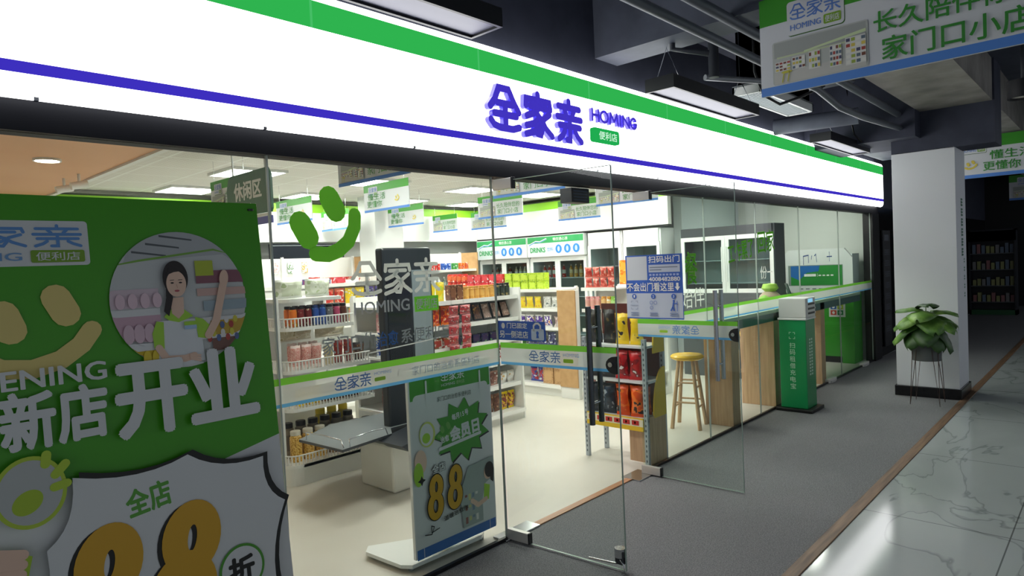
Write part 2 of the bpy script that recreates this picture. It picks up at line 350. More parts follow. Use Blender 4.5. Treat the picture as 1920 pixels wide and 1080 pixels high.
struct(b.build('beam'), 'dark painted beam crossing the corridor ceiling', 'beam')
struct(MB().box((5.2, -1.88, 3.3), (23, -1.2, 3.75), CONC).build('beam_concrete'), 'bare concrete beam along the corridor', 'beam')
struct(MB().box((8.6, -1.2, 3.0), (9.6, .0, 3.75), DUSK).box((8.85, -1.9, 2.85), (9.35, -.9, 3.75), DUSK).build('beam_column_head'), 'dark beam over the white column', 'beam')
c = MB().box((8.85, -1.53, .12), (9.45, -.9, 2.86), M('#d6d8dc', .5)).box((8.83, -1.55, 0), (9.47, -.88, .12), M('#0c0c0f', .2))
co = c.build('column', bevel=.004); struct(co, 'white square column with black skirting at the carpet edge', 'column')
p = Print((8.9, -1.53, 0), (1, 0, 0), (0, 0, 1)); CT = M('#1f6b4a', .5)
for i in range(6):                                     # illegible column lettering: blocks of strokes
    z = 2.3-i*.115
    for k in range(3): p.rect(.24, z-.095+k*.033, .36, z-.075+k*.033, CT, False)
    p.rect(.285, z-.1, .305, z-.005, CT, False); p.rect(.25, z-.1, .265, z-.03, CT, False)
p.build('lettering', co); p = Print((8.9, -1.53, 0), (1, 0, 0), (0, 0, 1))
for i in range(5):
    z = 1.62-i*.1
    for k in range(2): p.rect(.36, z-.07+k*.03, .43, z-.055+k*.03, CT, False)
    p.rect(.39, z-.08, .402, z-.01, CT, False)
p.build('small_lettering', co)

# ---- glass front
BAND_G = vinyl('#82d04a'); BAND_B = vinyl('#6cb2e4')
def pane(i, x0, x1, label):
    o = bx('window_%d' % i, (x0+.003, -.006, .02), (x1-.003, .006, 2.31), GLASS); struct(o, label, 'window')
    bd = Print((0, -.0062, 0), (1, 0, 0), (0, 0, 1)); bd.rect(x0+.003, 1.235, x1-.003, 1.268, BAND_G, False); bd.rect(x0+.003, 1.147, x1-.003, 1.235, FROST, False); bd.rect(x0+.003, 1.13, x1-.003, 1.147, BAND_B)
    bd.build('band', o); bx('seam', (x1-.004, -.007, .02), (x1+.004, .007, 2.31), M('#aab5ae', .3), o); return o
w1 = pane(1, -1.2, 1.505, 'fixed glass pane behind the big green poster')
w2 = pane(2, 1.505, 2.985, 'fixed glass pane with the green smiling face sticker')
w3 = pane(3, 4.64, 5.83, 'fixed glass pane beside the snack rack')
w4 = pane(4, 5.83, 7.02, 'fixed glass pane with green handwriting about going home')
w5 = pane(5, 7.02, 8.3, 'fixed glass pane behind the power bank kiosk')
w6 = pane(6, 8.3, 9.81, 'fixed glass pane with faint blue writing')
w7 = pane(7, 9.81, 11.38, 'last fixed glass pane at the far end')
p = Print((0, -.0072, 0), (1, 0, 0), (0, 0, 1))
p.stroke([(1.655, 2.0), (1.695, 1.93)], .115, DECAL_G, False); p.stroke([(1.82, 2.13), (1.855, 2.065)], .115, DECAL_G, False)
p.stroke([(1.965, 2.045), (1.96, 1.985), (1.92, 1.91), (1.86, 1.865), (1.8, 1.845), (1.73, 1.85)], .075, DECAL_G)
GREYS = vinyl('#dfe4e1')
p.logo(1.92, 1.625, 2.52, 1.81, GREYS, .115, .05)
p.text('HOMING', 1.93, 1.53, 2.29, 1.595, vinyl('#f2f4f2'), .012); p.rect(2.325, 1.515, 2.5, 1.6, DECAL_G); p.text('便利店', 2.335, 1.527, 2.49, 1.588, PW, .01)
p.text('家门口的', 1.735, 1.345, 2.05, 1.435, GREYS, .012); p.text('治愈', 2.06, 1.35, 2.2, 1.43, vinyl('#6f9fdc'), .012); p.text('系便利店', 2.22, 1.35, 2.56, 1.43, GREYS, .012)
p.stroke([(2.0, 1.325), (2.35, 1.345), (2.56, 1.36)], .006, GREYS)
p.logo(1.79, 1.16, 2.01, 1.228, INK_BLUE, .1); p.text('HOMING', 2.03, 1.205, 2.14, 1.222, INK_LB, 0); p.rr(2.03, 1.172, 2.1, 1.192, .006, LIME); p.text('家门口的治愈系便利店', 2.28, 1.165, 2.8, 1.215, M('#b4c6d6'), 0)
p.build('sticker', w2)
p = Print((0, -.0072, 0), (1, 0, 0), (0, 0, 1))
p.text('餐', 5.43, 1.5, 5.66, 1.8, vinyl('#8fe052'), .012); p.text('始伴', 5.34, 1.29, 5.78, 1.47, vinyl('#f2f6f0'), 0)
p.build('sticker', w3)
p = Print((0, -.0072, 0), (1, 0, 0), (0, 0, 1))
p.text('工作累了', 6.33, 1.66, 6.95, 1.86, vinyl('#8fe052'), .012, .12); p.build('sticker', w4)
p = Print((0, -.0072, 0), (1, 0, 0), (0, 0, 1))
p.text('回家', 7.06, 1.76, 7.52, 2.0, vinyl('#8fe052'), .012, .06); p.text('份一', 7.1, 1.48, 7.46, 1.62, vinyl('#eef2ee'), 0)
p.build('sticker', w5)
p = Print((0, -.0072, 0), (1, 0, 0), (0, 0, 1)); BW = M('#3f66ad')
p.stroke([(8.42, 1.6), (8.42, 1.7), (8.6, 1.71), (8.6, 1.62)], .014, BW, False); p.stroke([(8.7, 1.66), (8.72, 1.7)], .014, BW, False); p.stroke([(8.82, 1.7), (8.87, 1.72), (8.9, 1.62)], .014, BW, False); p.stroke([(9.3, 1.68), (9.5, 1.68)], .014, BW, False); p.stroke([(9.4, 1.62), (9.4, 1.74)], .014, BW)
p.build('sticker', w6)
# ---- the two doors, both swung out into the corridor
def door(name, x, s, label):
    o = thing(name, label, 'door', (x, 0, 0), 0, None, 'structure')     # leaf lies in the plane x, from y=0 to y=-.85
    bx('pane', (-.006, -.85, .012), (.006, -.01, 2.275), GLASS, o)
    ED = M('#93a69c', .25); MB().box((-.0062, -.853, .01), (.0062, -.85, 2.277), ED).box((-.0062, -.85, 2.275), (.0062, -.01, 2.278), ED).box((-.0062, -.85, .009), (.0062, -.01, .012), ED).build('glass_edge', o)
    f = -.0085
    bd = Print((-.0062, 0, 0), (0, -1, 0), (0, 0, 1)); bd.rect(.012, 1.235, .845, 1.268, BAND_G, False); bd.rect(.012, 1.147, .845, 1.235, FROST, False); bd.rect(.012, 1.13, .845, 1.147, BAND_B)
    bd.build('band', o)
    for nm, z0, z1, y0, y1 in (('patch_fitting', 2.225, 2.29, -.16, -.01), ('patch_fitting', .01, .075, -.17, .0)):
        MB().box((-.017, y0, z0), (.017, y1, z1), M('#d8d6d2', .3, .5)).box((-.0175, y0-.012, z0-.003), (.0175, y0, z1+.003), BLACK).build(nm, o, bevel=.003)
    for sx in (-.05, .05):
        h = MB(); h.cyl((sx, -.7, .83), (sx, -.7, 1.5), .0165, STEEL if s < 0 else M('#a9acb0', .2, .9), 14)
        for z in (.95, 1.38): h.cyl((0, -.7, z), (sx, -.7, z), .008, CHROME, 8)
        h.build('handle', o)
    lk = MB(); pts = [(-.845+.0, 1.12), (-.845, 1.22)]+[(-.845+.005+.0+.062*math.sin(PI*k/8)*1, 1.17+.05*math.cos(PI*k/8)) for k in range(9)]
    lk.prism([(-p_[0], p_[1]) for p_ in pts[:1]+[pts[1]]+pts[2:]], (-.014, 0, 0), (0, -1, 0), (0, 0, 1), .028, M('#3a3b3d', .35, .6)); lk.cyl((-.03, -.815, 1.175), (0, -.815, 1.175), .014, CHROME, 10); lk.build('lock', o)
    return o
d1 = door('door_1', 3.0, -1, 'left glass door leaf swung out, with the blue fixed-door notice'); d1.rotation_euler = (0, 0, math.radians(4.2))
d2 = door('door_2', 4.61, 1, 'right glass door leaf swung out, with the blue scan-to-exit notice'); d2.rotation_euler = (0, 0, math.radians(1))
p = Print((-.0072, 0, 0), (0, -1, 0), (0, 0, 1))
p.logo(.235, 1.162, .47, 1.228, INK_BLUE, .1); p.text('HOMING', .49, 1.2, .6, 1.222, INK_LB, 0); p.rr(.49, 1.165, .56, 1.188, .006, LIME); p.build('sticker', d1)
p = Print((-.0072, 0, 0), (0, 1, 0), (0, 0, 1), flip=True)
p.logo(-.545, 1.162, -.32, 1.228, INK_BLUE, .1); p.text('HOMING', -.3, 1.2, -.2, 1.222, INK_LB, 0); p.rr(-.28, 1.168, -.21, 1.188, .006, LIME); p.build('sticker', d2)
bk = MB(); bk.box((-.022, -.845, .045), (.022, -.79, .125), M('#4a4c50', .3, .8)); bk.lathe([(.0, 0), (.032, 0), (.032, .05), (0, .05)], CHROME, (0, -.815, .085), 14); bk.build('floor_lock', d1, bevel=.006)
kp = MB(); kp.tube([(-.03, -.83, .08), (-.04, -.86, .06), (-.035, -.86, .02)], .004, CHROME, 6); kp.cyl((-.022, -.62, .04), (-.022, -.8, .05), .006, CHROME, 8); kp.build('bolt', d1)

# blue notices stuck on the doors
n1 = bx('door_notice', (-.011, -.37, 1.285), (-.009, .0, 1.405), SIGNBLUE); tag(n1, 'blue notice with white padlock on the left glass door', 'notice')
n1.location = (3.0, 0, 0); n1.rotation_euler = d1.rotation_euler
p = Print((-.0112, 0, 0), (0, -1, 0), (0, 0, 1))
p.ell(.045, 1.375, .014, .018, PW); p.text('门已固定', .075, 1.36, .235, 1.395, TXTW, .012); p.text('另一侧进店', .015, 1.3, .24, 1.345, TXTW, .012)
p.stroke([(.285, 1.35), (.285, 1.38), (.3, 1.393), (.32, 1.393), (.335, 1.38), (.335, 1.35)], .012, PW, False); p.rr(.265, 1.292, .36, 1.36, .01, M('#c5d2e6')); p.ell(.312, 1.335, .01, .012, SIGNBLUE); p.poly([(.306, 1.33), (.318, 1.33), (.322, 1.305), (.302, 1.305)], SIGNBLUE)
p.build('print', n1)
n2 = bx('door_notice', (-.011, -.43, 1.275), (-.009, .08, 1.785), SIGNBLUE); tag(n2, 'blue and white scan-to-exit instruction notice on the right glass door', 'notice')
n2.location = (4.61, 0, 0)
p = Print((-.0112, .08, 0), (0, -1, 0), (0, 0, 1)); GP = M('#c4cde0', .5)
p.rect(.0, 1.285, .505, 1.48, GP); p.rect(.012, 1.585, .2, 1.775, M('#cdd3dd'))
p.text('扫码出门', .215, 1.72, .49, 1.775, TXTW, .014); p.rect(.215, 1.645, .49, 1.705, GP)
for z in (1.68, 1.66): p.rect(.225, z, .47 if z > 1.67 else .33, z+.008, M('#7f8aa0'))
for k in range(9): p.rect(.22+k*.03, 1.618, .24+k*.03, 1.633, M('#a9bbe6'), False)
p.text('4008482880', .215, 1.575, .49, 1.608, TXTW, .02); p.text('不会出门看这里', .008, 1.495, .435, 1.565, TXTW, .014)
p.poly([(.455, 1.56), (.475, 1.56), (.475, 1.53), (.488, 1.53), (.465, 1.5), (.442, 1.53), (.455, 1.53)], TXTW)
for k, cx in enumerate((.075, .25, .43)):
    p.ell(cx, 1.455, .02, .02, SIGNBLUE); p.text(str(k+1), cx-.006, 1.445, cx+.006, 1.466, TXTW, .02)
    for q in range(2): p.rect(cx-.035, 1.3+q*.017, cx+.035, 1.31+q*.017, M('#8d9bbd'), False)
LN = M('#8f9bb6')
for a, c in ((-1, 1), (1, 1), (-1, -1), (1, -1)): p.stroke([(.075+a*.03, 1.385+c*.02), (.075+a*.03, 1.385+c*.032), (.075+a*.012, 1.385+c*.032)], .004, LN, False)
p.stroke([(.04, 1.385), (.11, 1.385)], .004, LN, False)
for a, c in ((-1, 1), (1, 1), (-1, -1)): p.stroke([(.25+a*.018+.013*math.cos(t), 1.385+c*.02+.014*math.sin(t)) for t in (PI*k/6 for k in range(13))], .004, M('#6f86c4'), False)
p.ell(.43, 1.42, .008, .009, SIGNBLUE, nxt=False); p.stroke([(.428, 1.408), (.422, 1.375), (.405, 1.345)], .011, SIGNBLUE, False); p.stroke([(.422, 1.375), (.432, 1.345)], .01, SIGNBLUE, False); p.stroke([(.428, 1.4), (.455, 1.4)], .007, SIGNBLUE, False); p.stroke([(.458, 1.34), (.458, 1.42)], .005, SIGNBLUE)
p.build('print', n2)
# small white glass clamps on the floor
for i, x in enumerate((9.2, 10.75)):
    c = MB().box((x, -.035, 0), (x+.28, .03, .05), M('#dcdcd8', .4)).box((x+.02, -.05, 0), (x+.2, -.035, .03), M('#c8c8c4', .4)).build('glass_clamp', bevel=.004)
    tag(c, ['white floor clamp on the glass, near the wooden bar panel', 'white floor clamp on the glass, beside the green cabinet'][i], 'clamp', 'white floor clamps of the glass front')
fp = MB().box((2.95, -.03, 0), (3.28, .09, .012), CHROME).build('floor_pivot_plate', bevel=.002); tag(fp, 'steel floor pivot plate under the left glass door', 'pivot plate')
fp = MB().box((4.42, -.09, 0), (4.66, .08, .01), CHROME).build('floor_pivot_plate', bevel=.002); tag(fp, 'steel floor pivot plate under the right glass door', 'pivot plate')
dcl = MB().box((3.93, .09, 2.2), (4.15, .2, 2.31), NAVY)
for k in range(4): dcl.box((3.95, .086, 2.215+k*.022), (4.12, .09, 2.225+k*.022), M('#39435a'))
tag(dcl.build('door_sensor', bevel=.006), 'small black sensor box under the header above the doorway', 'sensor')

# ================================================================== LIGHT BOX SIGN
LB = thing('light_box_sign', 'long glowing white shop sign with green and purple stripes and blue characters', 'shop sign', (0, 0, 2.4))
XA, XB = -1.6, 11.72
LW = emis('#ffffff', LIGHT_BOX); LG = emis('#2fb34f', GREEN_FILM); LP = emis('#3d30be', 1.0)
def strip(prof, mat, name):
    mb = MB(); n = len(prof)
    mb.add([(XA, y, z) for y, z in prof]+[(XB, y, z) for y, z in prof], [(i, n+i, n+i+1, i+1) for i in range(n-1)], mat)
    return mb
prof = [(-.03, .03), (-.075, .012), (-.1, .02), (-.115, .045), (-.12, .085), (-.12, .51), (-.12, .64), (-.11, .672), (-.085, .69), (0, .7)]
mb = strip(prof[:6], LW, '')
mb.add([(XB, y, z) for y, z in prof]+[(XB, 0, .03)], [list(range(len(prof)+1))], LW)
mb.add([(XA, y, z) for y, z in prof]+[(XA, 0, .03)], [list(range(len(prof), -1, -1))], LW)
n = len(prof[6:]); q = prof[6:]
mb.add([(XA, y, z) for y, z in q]+[(XB, y, z) for y, z in q], [(i, n+i, n+i+1, i+1) for i in range(n-1)], LW)
mb.build('panel', LB)
g = MB(); g.add([(XA, -.121, .51), (XB, -.121, .51), (XB, -.121, .64), (XA, -.121, .64)], [(0, 1, 2, 3)], LG); g.build('green_stripe', LB)
g = MB(); g.add([(XA, -.1215, .092), (XB, -.1215, .092), (XB, -.1215, .134), (XA, -.1215, .134)], [(0, 1, 2, 3)], LP); g.build('purple_stripe', LB)
SE = emis('#46bd66', 1.0)
for k in range(11): bx('seam', (.6+k*1.1, -.1225, .51), (.612+k*1.1, -.1212, .64), SE, LB)
for k in range(12): bx('clip', (.6+k*.85, -.1, .008), (.615+k*.85, -.075, .02), CHROME, LB)
LETTER = M('#4232c6', .3, 0, .5, .75)
for nm, gl, x0 in (('first_character', QUAN, 2.842), ('middle_character', JIA, 3.158), ('last_character', QIN, 3.482)):
    mb = MB()
    for i, st in enumerate(gl):
        mb.prism(ribbon([(x0+a*.285, .172+b_*.275) for a, b_ in st], .0225, 6), (0, -.151-.0006*i, 0), (1, 0, 0), (0, 0, 1), .03, LETTER, M('#4238cc', .25, 0, .5, .75))
    o = mb.build('raised_character', LB)
LT = {'H': [[(0, 0), (0, 1)], [(1, 0), (1, 1)], [(0, .5), (1, .5)]], 'O': [[(.5+.5*math.cos(PI/2+2*PI*k/14), .5+.5*math.sin(PI/2+2*PI*k/14)) for k in range(15)]], 'M': [[(0, 0), (.1, 1)], [(.1, 1), (.5, .25)], [(.5, .25), (.9, 1)], [(.9, 1), (1, 0)]], 'I': [[(.5, 0), (.5, 1)]], 'N': [[(0, 0), (0, 1)], [(0, 1), (1, 0)], [(1, 0), (1, 1)]], 'G': [[(.5+.5*math.cos(.7+5.0*k/12), .5+.5*math.sin(.7+5.0*k/12)) for k in range(13)]+[(1, .45)], [(1, .45), (.6, .45)]]}
mb = MB(); xx = 3.905
for ch, w_ in zip('HOMING', (.075, .09, .1, .02, .08, .08)):
    for i, st in enumerate(LT[ch]): mb.prism(ribbon([(xx+a*w_, .36+b_*.078) for a, b_ in st], .0095, 3), (0, -.146-.0006*i, 0), (1, 0, 0), (0, 0, 1), .025, LETTER)
    xx += w_+.027
mb.build('raised_word', LB)
mb = MB(); r_ = .02; pts = []
for cx, cy, st in ((4.23-r_, .21+r_, -PI/2), (4.23-r_, .31-r_, 0), (3.9+r_, .31-r_, PI/2), (3.9+r_, .21+r_, PI)): pts += [(cx+r_*math.cos(st+PI/8*k), cy+r_*math.sin(st+PI/8*k)) for k in range(5)]
mb.prism(pts, (0, -.15, 0), (1, 0, 0), (0, 0, 1), .03, emis('#22b455', .9)); pl = mb.build('green_plate', LB)
p = Print((0, -.15, 0), (1, 0, 0), (0, 0, 1)); p.text('便利店', 3.97, .23, 4.2, .29, emis('#d8ffe6', 1.0), .01); p.build('lettering', pl)

# ================================================================== FOREGROUND POSTER
PG = M('#47a01c', .35, 0, .35); PGL = M('#d9dcdb', .4, 0, .4)
po = thing('advertising_poster', 'big green opening poster board leaning at the glass, nearest the camera', 'poster', (.06, -.38, .03))
H = math.hypot(.18, 2.03); Vv = Vector((0, .18, 2.03))/H; Nn = Vector((1, 0, 0)).cross(Vv)
mb = MB(); mb.prism([(.07, 0), (1.284, 0), (1.284, 2.04), (.07, 2.04)], (0, 0, 0), (1, 0, 0), Vv, .012, M('#e2e2e0', .5)); mb.build('board', po)
mb = MB()
for x in (.2, 1.16): mb.tube([(x, .2, 2.0), (x, .3, 1.0), (x, .345, -.03)], .012, BLACK)
mb.tube([(.2, .335, .1), (1.16, .335, .1)], .01, BLACK); mb.build('support_frame', po)
mb = MB()
for x in (1.255,): mb.lathe([(0, 0), (.012, 0), (.012, .008), (0, .008)], BLACK, (x, .1745, 2.0), 12)
mb.build('eyelet', po)
p = Print((0, 0, 0), (1, 0, 0), Vv, .0006)
p.rect(.07, 0, 1.284, 2.04, PG)
p.poly([(.07, 0), (1.284, 0), (1.284, 1.06), (1.0, 1.0), (.5, 1.06), (.07, .93)], PGL)
p.rr(.13, 1.797, .648, 1.952, .012, PGL); p.lockup(.155, 1.808, .632, 1.936, M('#5f93cf', .5), M('#7ba52c'), PGL, .135, M('#6f9ccb'))
p.smile(.46, 1.6, .185, M('#e2cf7e', .5), 0)
# round photograph: a shop assistant in front of shelves
PH = lambda *pts: [(.944+a*.255, 1.653+b_*.262) for a, b_ in pts]
cx, cy, rx, ry = .944, 1.653, .25, .262
p.ell(cx, cy, rx, ry, M('#c9cdcb', .5), 0, 56)
def inside(pts):                                       # keep photo shapes within the circle
    out = []
    for a, b_ in pts:
        d = math.hypot((a-cx)/rx, (b_-cy)/ry)
        out.append((a, b_) if d < 1 else (cx+(a-cx)/d, cy+(b_-cy)/d))
    return out
def dense(pts, k=6):
    r = []
    for (a, b_), (c, d) in zip(pts, pts[1:]+pts[:1]): r += [(a+(c-a)*i/k, b_+(d-b_)*i/k) for i in range(k)]
    return inside(r)
R4 = lambda x0, y0, x1, y1: dense([(x0, y0), (x1, y0), (x1, y1), (x0, y1)])
PI_ = lambda x0, y0, x1, y1, c, nxt=True: p.poly(R4(x0, y0, x1, y1), M(c, .5), nxt)
p.poly(dense([(.75, 1.8), (1.19, 1.83), (1.1, 1.95), (.8, 1.95)]), M('#b4b8b9'))
for a in (0, .05, .1): p.poly(dense([(.78+a, 1.835+a*.6), (.9+a, 1.82+a*.6), (.9+a, 1.826+a*.6), (.78+a, 1.843+a*.6)]), M('#5a6062'), False)
p.k += 1
p.poly(dense([(.73, 1.792), (1.15, 1.85), (1.15, 1.858), (.73, 1.8)]), M('#7fb04a'))
for (x0, y0, x1, y1, c) in ((.68,1.63,.86,1.7,'#d8c4cc'),(.68,1.6,.86,1.625,'#dfe1e0'),(.68,1.5,.86,1.6,'#cfaab8'),(.68,1.47,.86,1.5,'#e4e6e5'),(.68,1.38,.86,1.47,'#d8bd28'),(.72,1.385,1.0,1.405,'#dcdedc'),(1.0,1.66,1.2,1.69,'#d4b0a4'),(1.0,1.71,1.2,1.76,'#8d5b66'),(1.0,1.74,1.07,1.8,'#b4c43c'),(1.02,1.6,1.2,1.64,'#9fb1b8'),(1.0,1.5,1.2,1.56,'#c9a83c'),(1.04,1.44,1.2,1.49,'#7d5a4e'),(1.0,1.56,1.2,1.575,'#e0e2e0'),(1.0,1.49,1.2,1.503,'#e0e2e0')): PI_(x0, y0, x1, y1, c)
for i in range(4): p.ell(.725+i*.042, 1.655, .016, .028, M('#e6c9d2'), nxt=False); p.ell(.745+i*.035, 1.535, .019, .035, M('#ddbfca'), nxt=False); p.ell(.8+i*.03, 1.44, .014, .03, M('#e9cf3a'), nxt=False)
for i in range(14): p.ell(1.03+(i % 7)*.018, 1.49+(i//7)*.05+.02*(i % 2), .009, .014, M(('#b3473f', '#d8d04a', '#5b6f9c', '#e3e0da')[i % 4]), nxt=False)
p.k += 1
p.poly([(.84, 1.575), (.985, 1.575), (1.0, 1.52), (1.005, 1.41), (.93, 1.395), (.835, 1.41), (.845, 1.5)], M('#dfe3e4'))        # torso
p.poly([(.868, 1.59), (.9, 1.62), (.935, 1.62), (.975, 1.585), (.95, 1.575), (.92, 1.565), (.885, 1.575)], LIME)               # collar
p.poly([(.895, 1.66), (.945, 1.66), (.942, 1.6), (.92, 1.578), (.898, 1.6)], SKIN)                                              # neck
p.poly([(.84, 1.575), (.865, 1.57), (.86, 1.47), (.825, 1.475), (.822, 1.53)], LIME); p.poly([(.98, 1.58), (1.01, 1.57), (1.045, 1.53), (1.03, 1.49), (.985, 1.5)], LIME)
p.stroke([(.84, 1.475), (.865, 1.43), (.93, 1.425), (.965, 1.432)], .026, SKIN); p.stroke([(1.025, 1.505), (1.06, 1.56), (1.1, 1.7)], .03, SKIN); p.ell(1.105, 1.725, .018, .035, SKIN, -.15)
for k in range(3): p.stroke([(.95, 1.437-k*.008), (.985, 1.43-k*.01)], .008, SKIN, False)
p.k += 1
p.ell(.92, 1.735, .046, .066, HAIR); p.poly([(.885, 1.74), (.88, 1.66), (.868, 1.61), (.885, 1.59), (.905, 1.66)], HAIR)
p.ell(.921, 1.712, .036, .05, SKIN); p.poly([(.884, 1.745), (.9, 1.775), (.945, 1.775), (.958, 1.735), (.94, 1.76), (.915, 1.757)], HAIR)
for sx in (-.015, .015): p.ell(.921+sx, 1.716, .006, .003, HAIR, nxt=False); p.stroke([(.921+sx-.007, 1.726), (.921+sx+.007, 1.727)], .002, HAIR, False)
p.ell(.921, 1.685, .009, .004, M('#b5525a'), nxt=False); p.stroke([(.921, 1.71), (.923, 1.697)], .002, M('#cfa389'))
p.rect(.935, 1.55, .98, 1.565, LIME); p.rect(.935, 1.535, .98, 1.55, M('#a9c8e6'))
# lettering
p.text('OPENING', .22, 1.39, .66, 1.455, PGL, .02); p.text('新店', .345, 1.19, .655, 1.385, PGL, .035); p.text('开', .675, 1.16, .925, 1.435, PGL, .04); p.text('业', .925, 1.165, 1.2, 1.45, PGL, .04)
def burst(pts, dx, dy, mat, sub=6):
    r = []
    for (a, b_), (c, d) in zip(pts, pts[1:]+pts[:1]):
        mx_, my_ = (a+c)/2*.86+.82*.14, (b_+d)/2*.86+.6*.14
        for i in range(sub): t = i/sub; r.append(((1-t)**2*a+2*t*(1-t)*mx_+t*t*c+dx, (1-t)**2*b_+2*t*(1-t)*my_+t*t*d+dy))
    p.poly(r, mat)
bp_ = [(.44, .86), (.528, 1.075), (.9, 1.065), (1.19, .99), (1.265, .79), (1.2, .45), (1.0, .2), (.5, .25), (.36, .5)]
burst(bp_, .02, .014, INKBLK); burst(bp_, 0, 0, PGL)
p.text('全店', .685, .885, .835, .985, M('#5aa53a'), .03, .12)
for q in range(2):
    for (x, y) in ((.585, .66), (.86, .66)): m8(p, x-(.016 if q == 0 else 0), y-(.006 if q == 0 else 0), .235, .43, INKBLK if q == 0 else M('#d8a521', .45), .09, -.2)
p.ell(1.06, .58, .09, .095, M('#4c9a2c')); p.ell(1.06, .58, .08, .085, PGL); p.text('折', 1.005, .52, 1.11, .63, INKBLK, .04)
p.ell(.41, 1.06, .1, .115, M('#b4cf3c')); p.ell(.41, 1.06, .088, .102, M('#b9bebb')); p.ell(.4, 1.03, .045, .035, M('#a8c62e'), .6)
for a, c in (((.455, 1.14), (.46, 1.17)), ((.48, 1.1), (.51, 1.13)), ((.475, 1.06), (.51, 1.065))): p.stroke([a, c], .028, M('#b4d23a'), False)
p.k += 1
p.poly([(.07, .83), (.33, .9), (.4, .86), (.36, .7), (.07, .6)], M('#a5c82e')); 
for k in range(4): p.stroke([(.3, .895-k*.035), (.375-.005*k, .872-k*.03)], .033, SKIN)
p.build('print', po)

# ================================================================== POSTER STAND INSIDE THE GLASS
ps = thing('poster_stand', 'white floor stand with a green and white 88 sale poster inside the glass', 'poster stand', (2.62, .2, 0))
mb = MB(); o_ = [(-.36, .3), (-.34, -.02), (-.3, -.08), (.24, -.1), (.3, -.06), (.31, .12), (.28, .16), (-.02, .2), (-.3, .36)]
mb.prism([(a, b_) for a, b_ in o_], (0, 0, .045), (1, 0, 0), (0, 1, 0), .022, M('#eceeec', .3)); mb.build('base_plate', ps, bevel=.004)
for a, b_ in ((-.3, .28), (-.28, -.04), (.27, -.06), (.27, .12)): MB().lathe([(0, 0), (.018, 0), (.018, .025), (0, .025)], GREYP, (a, b_, 0), 10).build('foot', ps)
mb = MB().box((-.05, -.04, .045), (.06, .0, .3), M('#cfe0d4', .4)); mb.build('post', ps)
mb = MB().box((-.28, -.09, .065), (.39, -.065, 1.17), M('#e9ebea', .4)); mb.build('frame', ps, bevel=.003)
p = Print((-.27, -.0902, .06), (1, 0, 0), (0, 0, 1)); PWG = M('#dfe2e1', .45)
p.rect(0, 0, .65, 1.105, PWG); p.rect(0, .93, .65, 1.105, GREENB := M('#3f9a24', .4)); p.rr(.02, .5, .63, .96, .03, PWG); p.rect(0, .0, .65, .06, M('#3f74bd', .45)); p.rect(.05, 0, .054, .06, PWG, False); p.rect(.596, 0, .6, .06, PWG)
p.logo(.24, 1.01, .43, 1.075, PWG, .1); p.text('HOMING', .24, .98, .35, .997, PWG, 0, nxt=False); p.text('便利店', .36, .978, .43, 1.0, M('#a9c88f'), 0)
p.stroke([(.12, .92), (.12, 1.03)], .014, PWG, False); p.stroke([(.56, .92), (.56, 1.03)], .014, PWG)
p.text('家门口的治愈系便利店', .2, .895, .48, .925, M('#3a4a3a'), 0)
sp = []
import cmath
for k in range(11):
    t = 2*PI*k/11+.3; r1 = .24 if k % 2 else .21
    a = (.39+.235*math.cos(t), .69+.2*math.sin(t)); t2 = t+PI/11; c = (.39+.165*math.cos(t2), .69+.14*math.sin(t2)); sp += [a, c]
p.poly([(a+.008, b_-.01) for a, b_ in sp], INKBLK); p.poly(sp, GREENB)
p.smile(.25, .72, .06, M('#6cae4c')); p.text('每月15号', .31, .76, .45, .8, PWG, .03, .1); p.text('会员日', .29, .63, .54, .725, PWG, .05, .08); p.text('治愈', .21, .64, .28, .68, PWG, .03, .1)
p.stroke([(.2, .61), (.54, .64)], .02, PWG)
p.ell(.11, .72, .06, .075, M('#cbd86a')); p.ell(.105, .72, .05, .065, PWG); p.ell(.1, .7, .03, .03, LIME); p.ell(.05, .57, .045, .07, SKIN); p.ell(.03, .5, .035, .07, LIME)
p.text('全店', .13, .47, .24, .53, INKBLK, .06, .08); p.text('全店', .133, .473, .237, .527, PWG, .03, .08)
p.poly([(.05, .49), (.06, .47), (.08, .46), (.06, .45), (.05, .43), (.04, .45), (.02, .46), (.04, .47)], INKBLK)
# photo of a shop assistant on the lower right
p.poly([(.36, .08), (.64, .08), (.64, .47), (.42, .45), (.34, .3)], M('#a9b4ae'))
for i in range(12): p.rect(.38+.03*(i % 4), .1+.07*(i//4)+.012*(i % 3), .4+.03*(i % 4), .14+.07*(i//4), M(('#8f5b52', '#cfd08a', '#7f93a4', '#e3e2da')[i % 4]), False)
p.k += 1
p.poly([(.53, .07), (.64, .07), (.645, .3), (.61, .33), (.56, .31), (.53, .22)], M('#dde2e0')); p.poly([(.55, .31), (.6, .29), (.585, .2), (.54, .21)], LIME); p.stroke([(.56, .21), (.49, .19), (.44, .23)], .03, SKIN)
p.ell(.585, .375, .035, .045, SKIN); p.ell(.598, .39, .04, .05, HAIR); p.poly([(.6, .4), (.64, .39), (.63, .3), (.605, .32)], HAIR)
for q in range(2):
    for x in (.145, .3): m8(p, x, .34 if x < .2 else .36, .125, .25, INKBLK if q == 0 else M('#d8a521', .45), .055 if q == 0 else .042, -.06)
p.text('温暖治愈你', .2, .175, .4, .205, INKBLK, .02, .1); p.stroke([(.05, .14), (.1, .13), (.12, .17), (.1, .18), (.1, .14), (.16, .15)], .006, INKBLK)
p.build('print', ps)

